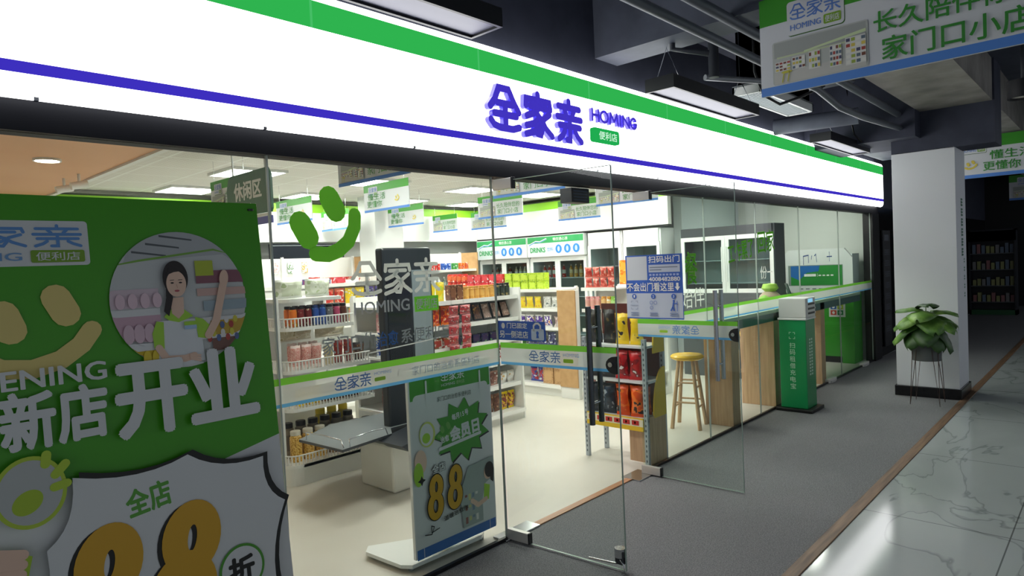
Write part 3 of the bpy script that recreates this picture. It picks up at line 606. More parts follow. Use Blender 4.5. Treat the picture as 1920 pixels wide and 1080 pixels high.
# ================================================================== CORRIDOR HANGING SIGNS
def shopphoto(p, x0, y0, x1, y1, dim=1):
    w, h = x1-x0, y1-y0
    q = lambda a, b_, c, d, col, nxt=True: p.rect(x0+a*w, y0+b_*h, x0+c*w, y0+d*h, M(col, .5), nxt)
    p.rr(x0, y0, x1, y1, .03*w, M('#b9bdb8', .5)); q(.02, .62, .98, .97, '#a3a7a3'); q(.05, .6, .95, .64, '#c4cfa9'); q(.02, .02, .98, .28, '#c3c2bc')
    p.poly([(x0+.35*w, y0+.62*h), (x0+.98*w, y0+.75*h), (x0+.98*w, y0+.82*h), (x0+.35*w, y0+.66*h)], M('#cfdfb0'))
    cs = ('#a5443c', '#d8c25a', '#4a4a68', '#e3e2da', '#7a4a3a', '#9fb14a', '#5f6f7f')
    rnd = random.Random(3)
    for c0, c1, b0, b1 in ((.03, .2, .3, .52), (.22, .36, .28, .56), (.4, .52, .2, .6), (.62, .74, .14, .62), (.78, .98, .1, .7)):
        q(c0, b0, c1, b1, '#d9d9d4'); n = max(3, int((b1-b0)/.1))
        for r in range(n):
            for c in range(4):
                a = c0+(c1-c0)*(c+.15)/4; q(a, b0+(b1-b0)*(r+.2)/n, a+(c1-c0)/5.2, b0+(b1-b0)*(r+.78)/n, rnd.choice(cs), False)
        p.k += 1
    for a in (.13, .19): p.stroke([(x0+a*w, y0+.25*h), (x0+(a-.02)*w, y0+.04*h)], .012*w, M('#b9b63a'), False)
    p.ell(x0+.16*w, y0+.26*h, .06*w, .03*h, M('#c9c244'))
SG = M('#3f9a2a', .4); SWH = M('#d4d6da', .45); SBL = M('#4f86d6', .45); HAND = M('#2f8a2c', .5)
def hanging_sign(x, y0, w, z, h, label, lines, photo, wires, ceil, smile_at=None, th=.02, grp=None, logo_at=(.11, .32, .56, .9)):
    o = thing('hanging_sign', label, 'sign', (x, y0, z), 0, grp)
    bx('panel', (0, -w, 0), (th, 0, h), SWH, o)
    p = Print((0, 0, 0), (0, -1, 0), (0, 0, 1), .0005)
    p.rect(0, 0, w, h, SWH); p.rect(0, h*.72, w, h, SG); p.rect(0, 0, w, h*.085, SBL)
    a0, a1, v0, v1 = logo_at; q0, q1 = a0*w, a1*w
    p.rr(q0+.004, v0*h-.006, q1+.004, v1*h-.006, .02*h/.58, M('#3d6a2a')); p.rr(q0, v0*h, q1, v1*h, .02*h/.58, SWH)
    p.lockup(q0+.05*(q1-q0), (v0+.03)*h, q1-.05*(q1-q0), (v1-.03)*h, M('#5a80c8', .5), M('#7ba52c'), SWH, .1)
    if photo: shopphoto(p, .05*w, h*.09, .4*w, h*.53)
    if smile_at: p.smile(smile_at[0]*w, smile_at[1]*h, .13*h, M('#dfc94e', .5), .1)
    for t, a, b_, c, d, wt in lines: p.text(t, a*w, b_*h, c*w, d*h, HAND, wt)
    p.build('print', o)
    for a in wires: MB().cyl((th/2, -a*w, h), (th/2, -a*w+.0, ceil-z), .0022, CHROME, 6).build('hanging_wire', o)
    return o
hanging_sign(4.08, -1.29, 1.5, 2.71, .58, 'large hanging sign with shop photo and green handwriting, nearest over the corridor', [('长久陪伴你的', .42, .37, .9, .57, .014), ('家门口小店', .445, .1, .88, .32, .014)], True, (.2, .8), 3.75, (.46, .84))
hanging_sign(11.5, -1.12, 1.4, 2.7, .58, 'small looking hanging sign with yellow smile beyond the white column', [('懂生活', .29, .41, .64, .63, .012), ('更懂你', .235, .15, .54, .37, .012)], False, (.2, .8), 3.75, (.13, .34), logo_at=(.05, .265, .6, .97))
hanging_sign(19.5, -.92, 1.4, 2.75, .58, 'farthest hanging sign, half hidden below the one with the yellow smile', [('长久陪伴', .5, .44, .95, .7, .01)], True, (.2, .8), 3.75)

# ================================================================== CORRIDOR LAMPS, PIPES, CABLES
def lamp(x0, x1, y0, y1, z, label):
    o = thing('linear_lamp', label, 'lamp', (x0, y0, z), 0, 'black framed lamps over the shop sign')
    L_, Wd = x1-x0, y1-y0
    mb = MB().box((0, 0, 0), (L_, .018, .095), M('#0d0e14', .4)).box((0, Wd-.018, 0), (L_, Wd, .095), M('#0d0e14', .4)).box((0, .018, 0), (.018, Wd-.018, .095), M('#0d0e14', .4)).box((L_-.018, .018, 0), (L_, Wd-.018, .095), M('#0d0e14', .4)).box((.018, .018, .08), (L_-.018, Wd-.018, .095), M('#0d0e14', .4))
    mb.build('housing', o); bx('diffuser', (.018, .018, .012), (L_-.018, Wd-.018, .02), M('#74758c', .4), o)
    for a in (.12, L_-.12):
        mb = MB(); mb.cyl((a, .02, .095), (a, Wd/2, .32), .0025, CHROME, 5); mb.cyl((a, Wd-.02, .095), (a, Wd/2, .32), .0025, CHROME, 5); mb.cyl((a, Wd/2, .32), (a, Wd/2, 3.75-z), .0025, CHROME, 5)
        mb.build('hanging_wire', o)
lamp(.95, 2.48, -.63, -.4, 2.95, 'unlit black framed lamp over the sign, nearest the camera')
lamp(4.24, 5.72, -.61, -.38, 2.95, 'unlit black framed lamp over the sign above the green word plate')
lamp(7.65, 9.15, -.6, -.38, 2.95, 'unlit black framed lamp over the far end of the sign')
lamp(1.6, 3.05, -1.42, -1.2, 3.25, 'unlit lamp just showing at the top edge of the photo')
PIPE = M('#5c6168', .45, .3); PIPED = M('#33363d', .5)
def pipe(name, pts, r, mat, label, cat='pipe', grp=None):
    o = MB().tube(pts, r, mat, 12).build(name); return tag(o, label, cat, grp)
pipe('conduit_pipe', [(2, -1.06, 3.27), (6.2, -1.06, 3.27), (12, -1.0, 3.27), (18, -1.0, 3.27)], .035, PIPE, 'grey conduit along the left edge of the concrete beam, upper of two', 'pipe', 'conduits by the concrete beam')
pipe('conduit_pipe', [(2, -1.0, 3.14), (6.0, -1.0, 3.14), (6.5, -1.03, 3.05), (7.2, -1.04, 3.05), (8.8, -1.05, 3.12)], .03, PIPE, 'grey conduit along the left edge of the concrete beam, lower sagging one', 'pipe', 'conduits by the concrete beam')
pipe('duct_pipe', [(7.3, -.13, 3.12), (7.45, -.93, 3.12)], .085, DUCT, 'thick grey round duct crossing under the ceiling before the column')
pipe('drain_pipe', [(5.0, -.55, 3.75), (5.0, -.55, 3.16)], .04, PIPED, 'dark vertical pipe behind the middle lamp')
pipe('drain_pipe', [(4.33, -.55, 3.75), (4.33, -.56, 3.24), (4.5, -.75, 3.2)], .022, PIPED, 'thin dark bent pipe in front of the ceiling beam')
pipe('power_cable', [(5.6, -.62, 3.75), (5.62, -.62, 3.3), (5.75, -.64, 3.12), (5.95, -.7, 3.06), (6.1, -.82, 3.12), (6.2, -1.0, 3.2)], .012, BLACK, 'black cable loop hanging beside the ceiling vent', 'cable')
pipe('power_cable', [(8.6, -.5, 3.75), (8.62, -.52, 3.4), (8.5, -.6, 3.1), (8.6, -.65, 3.02), (8.9, -.75, 3.04)], .01, BLACK, 'black cable hanging above the far lamp', 'cable')
pipe('conduit_pipe', [(5.15, -.4, 3.22), (6.2, -.95, 3.22)], .025, M('#9a9da2', .4, .4), 'pale thin pipe crossing behind the middle lamp')
vt = thing('ceiling_vent', 'white slatted air vent lit by the shop sign', 'vent', (5.75, -.62, 3.16))
MB().box((0, 0, 0), (1.3, .02, .08), WHITE).box((0, .24, 0), (1.3, .26, .08), WHITE).box((0, 0, 0), (.02, .26, .08), WHITE).box((1.28, 0, 0), (1.3, .26, .08), WHITE).box((0, 0, .075), (1.3, .26, .09), GREYP).build('frame', vt)
for k in range(9): bx('slat', (.02, .03+k*.024, .004), (1.28, .034+k*.024, .06), M('#dfe3e6', .4), vt); MB().box((.1, .0, .09), (1.2, .26, .59), DUCT).build('plenum', vt)
dl = thing('downlight', 'black round surface downlight at the right edge', 'lamp', (7.7, -2.25, 3.07))
MB().lathe([(.0, .03), (.11, .03), (.11, 0), (.125, 0), (.125, .16), (0, .16)], M('#14161b', .35), seg=28).build('housing', dl); MB().lathe([(0, .02), (.108, .02), (.108, .03), (0, .03)], M('#cfc9be', .4), seg=28).build('lens', dl); MB().cyl((0, 0, .16), (0, 0, .68), .02, PIPED).build('rod', dl)
# ductwork shapes in the ceiling dark
for i, (a, c, lb) in enumerate((((6.3, -.98, 3.4), (7.2, -.3, 3.7), 'dark duct box above the ceiling vent'), ((10.2, -.9, 3.12), (11.6, -.14, 3.6), 'dark duct box past the column'), ((9.6, -3.4, 3.25), (23, -2.75, 3.7), 'dark duct along the corridor on the right'))):
    tag(bx('air_duct', a, c, DUCT, None, .02), lb, 'duct')

# ================================================================== POWER BANK KIOSK
k = thing('power_bank_kiosk', 'slim green power bank rental kiosk with a white head by the glass', 'kiosk', (7.41, -.36, 0))
KG = M('#0c8a4e', .3)
bx('base_plate', (-.05, -.06, 0), (.34, .33, .035), M('#101312', .4), k, .006); bx('column', (0, 0, .035), (.29, .29, 1.01), KG, k, .006)
MB().box((-.015, -.012, 1.01), (.3, .3, 1.035), M('#cfd2d0', .35)).box((-.01, -.01, 1.035), (.29, .285, 1.25), M('#c9cbc8', .35)).build('head', k, bevel=.008)
for z in (1.07, 1.12, 1.17): MB().box((.06, -.013, z), (.26, -.009, z+.022), BLACK).box((.27, -.014, z), (.285, -.009, z+.02), WHITE).build('battery_slot', k); bx('screen', (.06, -.013, 1.2), (.2, -.009, 1.24), emis('#8fd0f0', .9), k)
p = Print((-.0004, .29, 0), (0, -1, 0), (0, 0, 1)); KT = M('#bfe0cb', .5)
for i, ch in enumerate('扫码租借充电宝'): p.text(ch, .11, .7-i*.075, .17, .76-i*.075, KT, .005, nxt=False)
p.build('lettering', k); p = Print((-.0004, .29, 0), (0, -1, 0), (0, 0, 1))
for a, c in ((-1, 1), (1, 1), (-1, -1), (1, -1)): p.stroke([(.14+a*.03, .84+c*.015), (.14+a*.03, .84+c*.035), (.14+a*.01, .84+c*.035)], .005, KT, False)
p.build('scan_icon', k)
p = Print((0, -.0004, 0), (1, 0, 0), (0, 0, 1))
for x in (.09, .15):
    p = Print((0, -.0004, 0), (1, 0, 0), (0, 0, 1))
    for i in range(12): p.rect(x, .78-i*.035, x+.04, .8-i*.035, KT, False)
    p.build('small_lettering', k)

# ================================================================== POTTED PLANT BY THE COLUMN
pt = thing('potted_plant', 'broad leaved plant in a grey pot on a wire stand by the column', 'plant', (8.5, -1.28, 0))
MB().lathe([(.0, .49), (.14, .49), (.155, .78), (.145, .78), (.14, .74), (0, .74)], M('#5b5e5e', .6, 0, .3), seg=28).build('pot', pt)
for i in range(4):
    a = PI/4+i*PI/2; c, s_ = math.cos(a), math.sin(a)
    mb = MB(); mb.tube([(c*.13+s_*.04, s_*.13-c*.04, .7), (c*.2, s_*.2, .006), (c*.13-s_*.04, s_*.13+c*.04, .7)], .004, M('#4d3a34', .4, .5), 6); mb.build('stand_leg', pt)
MB().tube([(.155*math.cos(2*PI*i/24), .155*math.sin(2*PI*i/24), .7) for i in range(24)], .004, M('#4d3a34', .4, .5), 6, True).build('stand_ring', pt)
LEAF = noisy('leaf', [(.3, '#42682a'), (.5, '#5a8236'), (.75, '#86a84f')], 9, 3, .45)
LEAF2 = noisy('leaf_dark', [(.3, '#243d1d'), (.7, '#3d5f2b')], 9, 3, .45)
def leaf(parent, base, az, tilt, size, mat):
    """broad heart-shaped leaf with folded midrib and wavy edge"""
    nu, nv = 9, 7; V_ = []; F_ = []
    for i in range(nu):
        t = i/(nu-1); wdt = .56*size*(math.sin(PI*min(1, t*.9+.09))**.5)*(1.2-.4*t)
        for j in range(nv):
            s_ = (j/(nv-1))*2-1
            x = t*size*1.05-.12*size*abs(s_)**2*(1-t); y = s_*wdt
            z = .06*size*abs(s_)-.2*size*s_*s_-.42*size*t*t+.025*size*math.sin(9*t+4*s_)
            ca, sa = math.cos(tilt), math.sin(tilt); X, Z = x*ca-z*sa, x*sa+z*ca
            V_.append((base[0]+X*math.cos(az)-y*math.sin(az), base[1]+X*math.sin(az)+y*math.cos(az), base[2]+Z))
    F_ = [(i*nv+j, i*nv+j+1, (i+1)*nv+j+1, (i+1)*nv+j) for i in range(nu-1) for j in range(nv-1)]
    mb = MB(); mb.add(V_, F_, mat, True); mb.tube([(0, 0, .74), ((base[0])*.6, base[1]*.6, (.74+(base[2]-.74)*.7)), base], .005, LEAF, 6)
    o = mb.build('leaf', parent); md = o.modifiers.new('t', 'SOLIDIFY'); md.thickness = .002
rl = random.Random(11)
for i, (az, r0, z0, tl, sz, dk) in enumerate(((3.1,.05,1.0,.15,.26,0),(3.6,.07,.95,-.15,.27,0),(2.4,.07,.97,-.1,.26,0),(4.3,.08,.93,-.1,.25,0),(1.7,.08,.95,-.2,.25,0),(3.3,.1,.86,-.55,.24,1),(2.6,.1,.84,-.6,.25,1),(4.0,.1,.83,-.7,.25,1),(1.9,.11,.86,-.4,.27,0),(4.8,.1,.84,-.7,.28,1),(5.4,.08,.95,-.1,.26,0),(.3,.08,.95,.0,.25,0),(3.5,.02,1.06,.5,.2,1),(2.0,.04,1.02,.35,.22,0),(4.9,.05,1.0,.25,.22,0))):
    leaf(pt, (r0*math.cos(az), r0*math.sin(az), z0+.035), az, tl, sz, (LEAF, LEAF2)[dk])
MB().lathe([(0, .738), (.139, .738), (.1, .75), (0, .76)], M('#2a211a', .9), seg=20).build('soil', pt)

# ================================================================== DARK NEIGHBOUR, FAR DISPLAY
bn = thing('vertical_banner', 'dark vertical banner with faint lettering on the black shopfront', 'banner', (12.0, -.03, 0))
bx('panel', (0, 0, .15), (.45, .02, 2.05), M('#15181d', .4), bn); p = Print((0, 0, 0), (1, 0, 0), (0, 0, 1)); FT = M('#4d535c', .5)
p.rr(.08, 1.88, .36, 1.98, .02, FT); p.build('emblem', bn); p = Print((0, 0, 0), (1, 0, 0), (0, 0, 1))
for i in range(8):
    for q in range(3): p.rect(.1, 1.72-i*.18-q*.035, .36, 1.735-i*.18-q*.035, FT, False)
    p.rect(.2, 1.64-i*.18, .23, 1.74-i*.18, FT, False)
p.build('lettering', bn)
fc = thing('display_cabinet', 'dim glass display cabinet with green header far down the corridor', 'cabinet', (20, -.98, 0))
MB().box((.0, 0, 0), (.4, .04, 2.1), DARK).box((0, .92, 0), (.4, .96, 2.1), DARK).box((0, 0, 2.06), (.4, .96, 2.1), DARK).box((.36, 0, 0), (.4, .96, 2.1), DARK).box((0, 0, 0), (.4, .96, .12), M('#14532a', .4)).build('body', fc)
for z in (.3, .7, 1.1, 1.5): bx('shelf', (.02, .04, z), (.36, .92, z+.02), M('#555a5e', .4), fc); bx('header', (-.01, .0, 1.82), (.02, .96, 2.07), M('#2f9a4a', .4), fc)
mb = MB(); rr_ = random.Random(4)
for z in (.32, .72, 1.12, 1.52):
    for y in range(9): mb.box((.1, .06+y*.095, z), (.25, .13+y*.095, z+.14+.1*rr_.random()), M(rr_.choice(('#9a6a6a', '#6c7c90', '#989a66', '#888888')), .5))
o = mb.build('stock', fc); o['kind'] = 'stuff'

# ================================================================== SHOP LIGHTS
for i, x in enumerate((.6, 3.4, 5.1, 6.8, 8.3, 10.3)):  # farthest light is added, unseen above the bar, to brighten the end wall
    for j, y in enumerate((.75, 2.4, 4.1, 5.75)):
        if x < 1 or (x > 9 and y > 1.6): continue
        o = thing('ceiling_panel_light', 'square lit panel light in the shop ceiling', 'lamp', (x, y, 2.87), 0, 'square panel lights in the shop ceiling')
        MB().box((-.31, -.31, 0), (.31, -.29, .03), WHITE).box((-.31, .29, 0), (.31, .31, .03), WHITE).box((-.31, -.29, 0), (-.29, .29, .03), WHITE).box((.29, -.29, 0), (.31, .29, .03), WHITE).build('frame', o)
        bx('diffuser', (-.29, -.29, .004), (.29, .29, .028), emis('#fffdf6', PANEL), o)
for x, y, lb in ((1.5, 1.0, 'added unseen downlight in the terracotta ceiling just inside the glass'), (.2, 3.4, 'added unseen downlight at the near side of the terracotta ceiling'), (1.45, 3.6, 'bright round downlight in the terracotta ceiling'), (.7, 2.0, 'round downlight in the terracotta ceiling near the glass'), (.9, 5.2, 'round downlight deep in the terracotta ceiling')):  # first two are added out of view to brighten the nearest banner
    o = thing('recessed_downlight', lb, 'lamp', (x, y, 2.78)); MB().lathe([(.086, .02), (.086, 0), (.1, 0), (.1, .02)], WHITE, seg=24, caps=False).build('rim', o); MB().lathe([(0, .006), (.085, .006), (.085, .018), (0, .018)], emis('#fff3dc', 60), seg=24).build('lens', o)
for x, y, lb in ((1.82, 4.7, 'white spotlight under the terracotta ceiling, left of the pair'), (1.86, 4.35, 'white spotlight under the terracotta ceiling, right of the pair')):
    o = thing('spotlight', lb, 'lamp', (x, y, 2.66)); MB().cyl((0, 0, .05), (0, 0, .14), .012, WHITE).build('stem', o); MB().cyl((-.07, 0, .02), (.07, 0, .05), .035, WHITE, 14).build('head', o)

# ================================================================== PRODUCTS
PROTO = {}
def lathe_mb(prof, mat, **k): return MB().lathe(prof, mat, **k)
def proto(kind, w, d, h, mats):
    key = (kind, w, d, h, tuple(m_.name for m_ in mats))
    if key in PROTO: return PROTO[key]
    a = mats[0]; b_ = mats[1] if len(mats) > 1 else mats[0]; out = []
    def emit(nm, mb):
        o = mb.build(nm); me = o.data; bpy.data.objects.remove(o); out.append((nm, me))
    if kind == 'bag':
        nu, nv = 9, 10; mb = MB()
        for side in (-1, 1):
            vs = []
            for j in range(nv):
                t = j/(nv-1); tt = min(max((t-.1)/.82, 0), 1); fat = math.sin(PI*tt)**.45 if 0 < tt < 1 else 0
                for i in range(nu):
                    u = i/(nu-1)*2-1; th = d/2*fat*max(0, 1-u*u)**.75*(1+.07*math.sin(9*u+7*t)+.05*math.sin(17*t-4*u))
                    vs.append((u*w/2*(1-.07*fat*math.sin(PI*t)), side*(th+.0008)+.1*d*math.sin(5*t+u), t*h+.012*h*math.sin(6*u)*max(0, t-.6)*2.5))
            fs = [(j*nu+i, j*nu+i+1, (j+1)*nu+i+1, (j+1)*nu+i) for j in range(nv-1) for i in range(nu-1)]
            if side > 0: fs = [f[::-1] for f in fs]
            seam = [f for k_, f in enumerate(fs) if k_//(nu-1) in (0, nv-2)]; body = [f for f in fs if f not in seam]
            mb.add(vs, body, a, True); mb.add(vs, seam, b_, True)
        emit('snack_bag', mb)
    elif kind == 'box':
        mb = MB().box((-w/2, -d/2, 0), (w/2, d/2, h), a); mb.box((-w*.36, -d/2-.0012, h*.2), (w*.36, -d/2, h*.8), b_); mb.box((-w*.5, -.002, h), (w*.5, .002, h+.0008), b_); emit('snack_box', mb)
    elif kind == 'jar':
        r = w/2; mb = MB().lathe([(0, 0), (r*.94, 0), (r, h*.04), (r, h*.22), (r*1.005, h*.23), (r*1.005, h*.66), (r, h*.67), (r*.97, h*.8), (r*.78, h*.86), (0, h*.86)], a, seg=14, mats=[a, a, a, b_, b_, b_, a, a, a]); emit('snack_jar', mb)
        emit('lid', MB().lathe([(0, h*.862), (r*.86, h*.862), (r*.86, h*.98), (r*.8, h), (0, h)], mats[2] if len(mats) > 2 else BLACK, seg=14))
    elif kind == 'can':
        r = w/2; emit('drink_can', MB().lathe([(0, 0), (r*.85, 0), (r, h*.06), (r, h*.92), (r*.85, h*.97), (r*.83, h), (0, h*.985)], a, seg=14, mats=[CHROME, a, a, a, CHROME, CHROME]))
    elif kind == 'bottle':
        r = w/2; emit('drink_bottle', MB().lathe([(0, 0), (r*.95, 0), (r, h*.03), (r, h*.3), (r*1.01, h*.31), (r*1.01, h*.58), (r, h*.6), (r*.8, h*.72), (r*.36, h*.86), (r*.34, h*.92), (0, h*.92)], a, seg=14, mats=[a, a, a, b_, b_, b_, a, a, a, a]))
        emit('cap', MB().lathe([(0, h*.92), (r*.42, h*.92), (r*.42, h), (0, h)], mats[2] if len(mats) > 2 else WHITE, seg=12))
    elif kind == 'tray':
        c, s_ = math.cos(-.45), math.sin(-.45); mb = MB(); pts = [(-w/2, .012), (w/2, .012), (w/2*.92, h), (-w/2*.92, h)]
        mb.prism(pts, (0, 0, 0), (1, 0, 0), (0, .34, .94), d, BLACK); mb.prism([(p_[0]*.84, .08*h+p_[1]*.84) for p_ in pts], (0, -.003, 0), (1, 0, 0), (0, .34, .94), .002, a); mb.prism([(p_[0]*.4, .35*h+p_[1]*.3) for p_ in pts], (0, -.005, 0), (1, 0, 0), (0, .34, .94), .002, b_); emit('snack_tray', mb)
    PROTO[key] = out; return out
def put(kind, size, mats, loc, rz, label, cat, group=None, name=None, tilt=0, roll=0):
    root = None
    for i, (nm, me) in enumerate(proto(kind, *size, mats)):
        o = bpy.data.objects.new((name or nm) if i == 0 else nm, me); COL.objects.link(o)
        if i == 0:
            o.location = loc; o.rotation_euler = (tilt, roll, rz); tag(o, label, cat, group); root = o
        else: o.parent = root
    return root
RJ = random.Random(5)
def row(kind, size, mats, n, p0, step, rz, label, cat, jit=.001, name=None, tilt=0, turn=.05):
    st_ = math.sqrt(sum(q*q for q in step))
    if n > 1 and size[0] > st_*.91: size = (round(st_*.91, 4), *size[1:]) if kind not in ('jar', 'can', 'bottle') else (round(st_*.91, 4), round(st_*.91, 4), size[2])
    for i in range(n):
        put(kind, size, mats, (p0[0]+step[0]*i+RJ.uniform(-jit, jit), p0[1]+step[1]*i+RJ.uniform(-jit, jit), p0[2]+step[2]*i), rz+RJ.uniform(-turn, turn), label, cat, 'row: '+label if n > 1 else None, name, tilt)
FX = -PI/2                                            # turns a front from -Y to -X
RED = '#c8261f'; DRED = '#7d1a1c'; ORG = '#ee7a1c'; YLW = '#f0cf1e'; BRN = '#5b2f1f'; BLU = '#2a56ae'; PUR = '#5a3a9a'; PINK = '#eaa6a6'; GRN = '#4c9a35'; WHT = '#eeeeea'; GOLD = '#c58d35'; BEI = '#cdbf9a'; NVY = '#20264e'; GRY = '#77787a'; BLK = '#1c1a1c'; LGR = '#b3cf3a'
P_ = pack
SILV = M('#b9bbbd', .25, .7)

# ================================================================== FIXTURES
def gondola(name, label, loc, rz, length, depth, zs, top, back=True, post_at=None, end=None, base_h=.1, lip=SHELF, board=None, cat='shelf unit'):
    o = thing(name, label, cat, loc, rz)
    bx('plinth', (.0, .03, 0), (length, depth, base_h), M('#e4e4e0', .4), o)
    if back: bx('back_panel', (0, depth-.02, base_h), (length, depth, top), board or M('#e6e7e4', .5), o)
    for x in (post_at or (0, length-.03)): bx('upright', (x, depth-.06, base_h), (x+.03, depth-.02, top+.02), SHELF, o)
    for i, z in enumerate(zs):
        dd = 0 if i == 0 else .06
        MB().box((.004, dd, z-.02), (length-.004, depth-.021, z), SHELF).box((.004, dd-.012, z-.035), (length-.004, dd, z+.008), lip).build('shelf', o)
    if end: bx('end_panel', (length, .02, 0), (length+.02, depth, top), end, o)
    return o
# A: the middle row, seen over and beside the poster stand
gondola('shelf_unit', 'white snack shelving row behind the self checkout, nearest long shelf', (3.67, 2.13, 0), 0, 1.9, .55, (.12, .42, .68, .93, 1.16, 1.41), 1.5, True, (0, .95, 1.87), SHELF)
# B: facing the camera's left, beyond the row
gondola('shelf_unit', 'white shelf unit with red boxes on top before the drinks coolers', (6.7, 4.9, 0), FX, 2.4, .45, (.14, .4, .65, .9, 1.15, 1.41), 1.42, True, (0, 1.2, 2.37))
cbp = MB().box((6.66, 2.2, .15), (6.68, 2.49, 1.4), CARD).box((6.68, 2.2, .0), (6.74, 2.49, 1.4), M('#e9e9e6', .4)).build('end_board', bevel=.003); tag(cbp, 'tall cardboard brown end board between the white shelf units', 'board')
gondola('shelf_unit', 'narrow white shelf unit to the right of the cardboard board', (6.72, 2.18, 0), FX, .52, .4, (.14, .4, .65, .9, 1.15, 1.42), 1.43, True)
gondola('shelf_unit', 'white shelf unit with orange boxes behind the snack rack', (7.35, 2.05, 0), FX, .62, .3, (.3, .9, 1.12, 1.43), 1.44, True)
gondola('shelf_unit', 'white shelving in the middle of the shop behind the basket stand', (3.3, 4.2, 0), 0, 2.7, .5, (.12, .45, .8, 1.1, 1.36, 1.62), 1.66, True, (0, 1.3, 2.67))
gondola('shelf_unit', 'tall white shelving with bare back boards along the back wall', (3.6, 5.75, 0), 0, 2.5, .5, (.12, .5, .9, 1.25, 1.6), 2.0, True, (0, 1.25, 2.47), CARD)
gondola('shelf_unit', 'white shelving with a header board and cans, in the back corner', (7.2, 5.7, 0), 0, 1.2, .5, (.12, .5, .85, 1.1, 1.36, 1.72), 2.02, True, (0, 1.17), CARD)
# basket stand
bs = thing('basket_stand', 'white tiered basket stand of snacks with rounded railings, left of the self checkout', 'display stand', (2.66, 2.12, 0))
def rrect(x0, y0, x1, y1, r, k=5):
    pts = []
    for cx, cy, st in ((x1-.02, y0+.02, -PI/2), (x1-.02, y1-.02, 0), (x0+.02, y1-.02, PI/2), (x0+r, y0+r, PI)):
        rr = r if (cx == x0+r and cy == y0+r) else .02
        pts += [(cx+rr*math.cos(st+PI/2*i/k), cy+rr*math.sin(st+PI/2*i/k)) for i in range(k+1)]
    return pts
MB().prism(rrect(0, 0, .98, .75, .12), (0, 0, .17), (1, 0, 0), (0, 1, 0), .17, M('#e8e8e4', .35), None).build('base', bs, bevel=.006)
for zi, (z, sh, xr) in enumerate(((.175, 0, .98), (.63, .05, .9), (.95, .05, .87), (1.31, .06, .72), (1.55, .08, .62))):
    t = bs
    pl = MB().prism(rrect(sh, sh, xr, .75, .1), (0, 0, z), (1, 0, 0), (0, 1, 0), .03, M('#ededea', .35)).build('basket_tier', bs)
    if zi < 4:
        pts = rrect(sh+.006, sh+.006, xr-.006, .74, .1, 8); path = pts[-9:]; seq = [(sh+.006, .72)]+path+[(xr-.006, sh+.006)]
        mb = MB(); hh = .075
        mb.tube([(a, b_, z+hh) for a, b_ in seq], .006, WHITE, 6)
        L_ = 0; nxt_ = 0
        for (a, b_), (c, d_) in zip(seq, seq[1:]):
            sl = math.hypot(c-a, d_-b_)
            while nxt_ <= L_+sl:
                t_ = (nxt_-L_)/sl if sl else 0; X, Y = a+(c-a)*t_, b_+(d_-b_)*t_; mb.box((X-.0045, Y-.0045, z), (X+.0045, Y+.0045, z+hh), WHITE); nxt_ += .03
            L_ += sl
        mb.build('railing', pl)
for x, y in ((.08, .7), (.8, .7), (.02, .12)): MB().tube([(x, y, .17), (x+.02, y+(.0 if y > .5 else .04), 1.56)], .014, WHITE, 8).build('post', bs)
bx('back_panel', (.05, .73, .17), (.7, .745, 1.6), M('#e6e7e4', .5), bs)
# snack rack by the door
rk = thing('snack_rack', 'slotted steel snack rack with yellow side boards just inside the right door', 'display rack', (4.77, .69, 0), FX)
for x, y in ((0, 0), (.62, 0), (0, .29), (.62, .29)):
    mb = MB().box((x, y, 0), (x+.035, y+.03, 1.08), M('#b4bcc6', .4, .3))
    for k in range(24): mb.box((x+.012, y-.0008, .04+k*.043), (x+.023, y, .06+k*.043), M('#4c5560', .5))
    mb.build('upright', rk)
bx('side_board', (.655, .03, .0), (.66, .29, .42), WOOD, rk); bx('lower_board', (.46, .02, .03), (.62, .03, .36), WOOD, rk)
for z in (.4, .72, 1.02): MB().box((0, .01, z-.02), (.655, .3, z), M('#dfe2e4', .4)).build('shelf', rk)
YB = M('#e5bd1d', .4)
for z0, hh, dd in ((.4, .42, .2), (.95, .36, .18)):
    pts = [(0, 0), (dd, 0)]+[(dd-dd*(1-math.cos(PI/2*k/8))*.9, hh*math.sin(PI/2*k/8)) for k in range(1, 9)]+[(0, hh)]
    MB().prism([(-p_[0], p_[1]) for p_ in pts][::-1], (.662, .3, z0), (0, 1, 0), (0, 0, 1), .012, YB).build('side_board', rk)
bx('back_board', (.02, .3, .36), (.64, .31, 1.36), M('#5a2a26', .5), rk)
MB().box((.035, -.012, .3), (.62, .0, .41), YB).box((.035, -.014, .34), (.62, -.012, .4), M('#e8e2c8', .5)).build('ledge', rk)
p = Print((0, -.0142, 0), (1, 0, 0), (0, 0, 1)); RT = M('#c02a22')
for i in range(6): p.rect(.06+i*.09, .35, .13+i*.09, .39, RT, False); p.rect(.085+i*.09, .36, .1+i*.09, .38, M('#f0e9d0'))
p.build('ledge_print', rk)
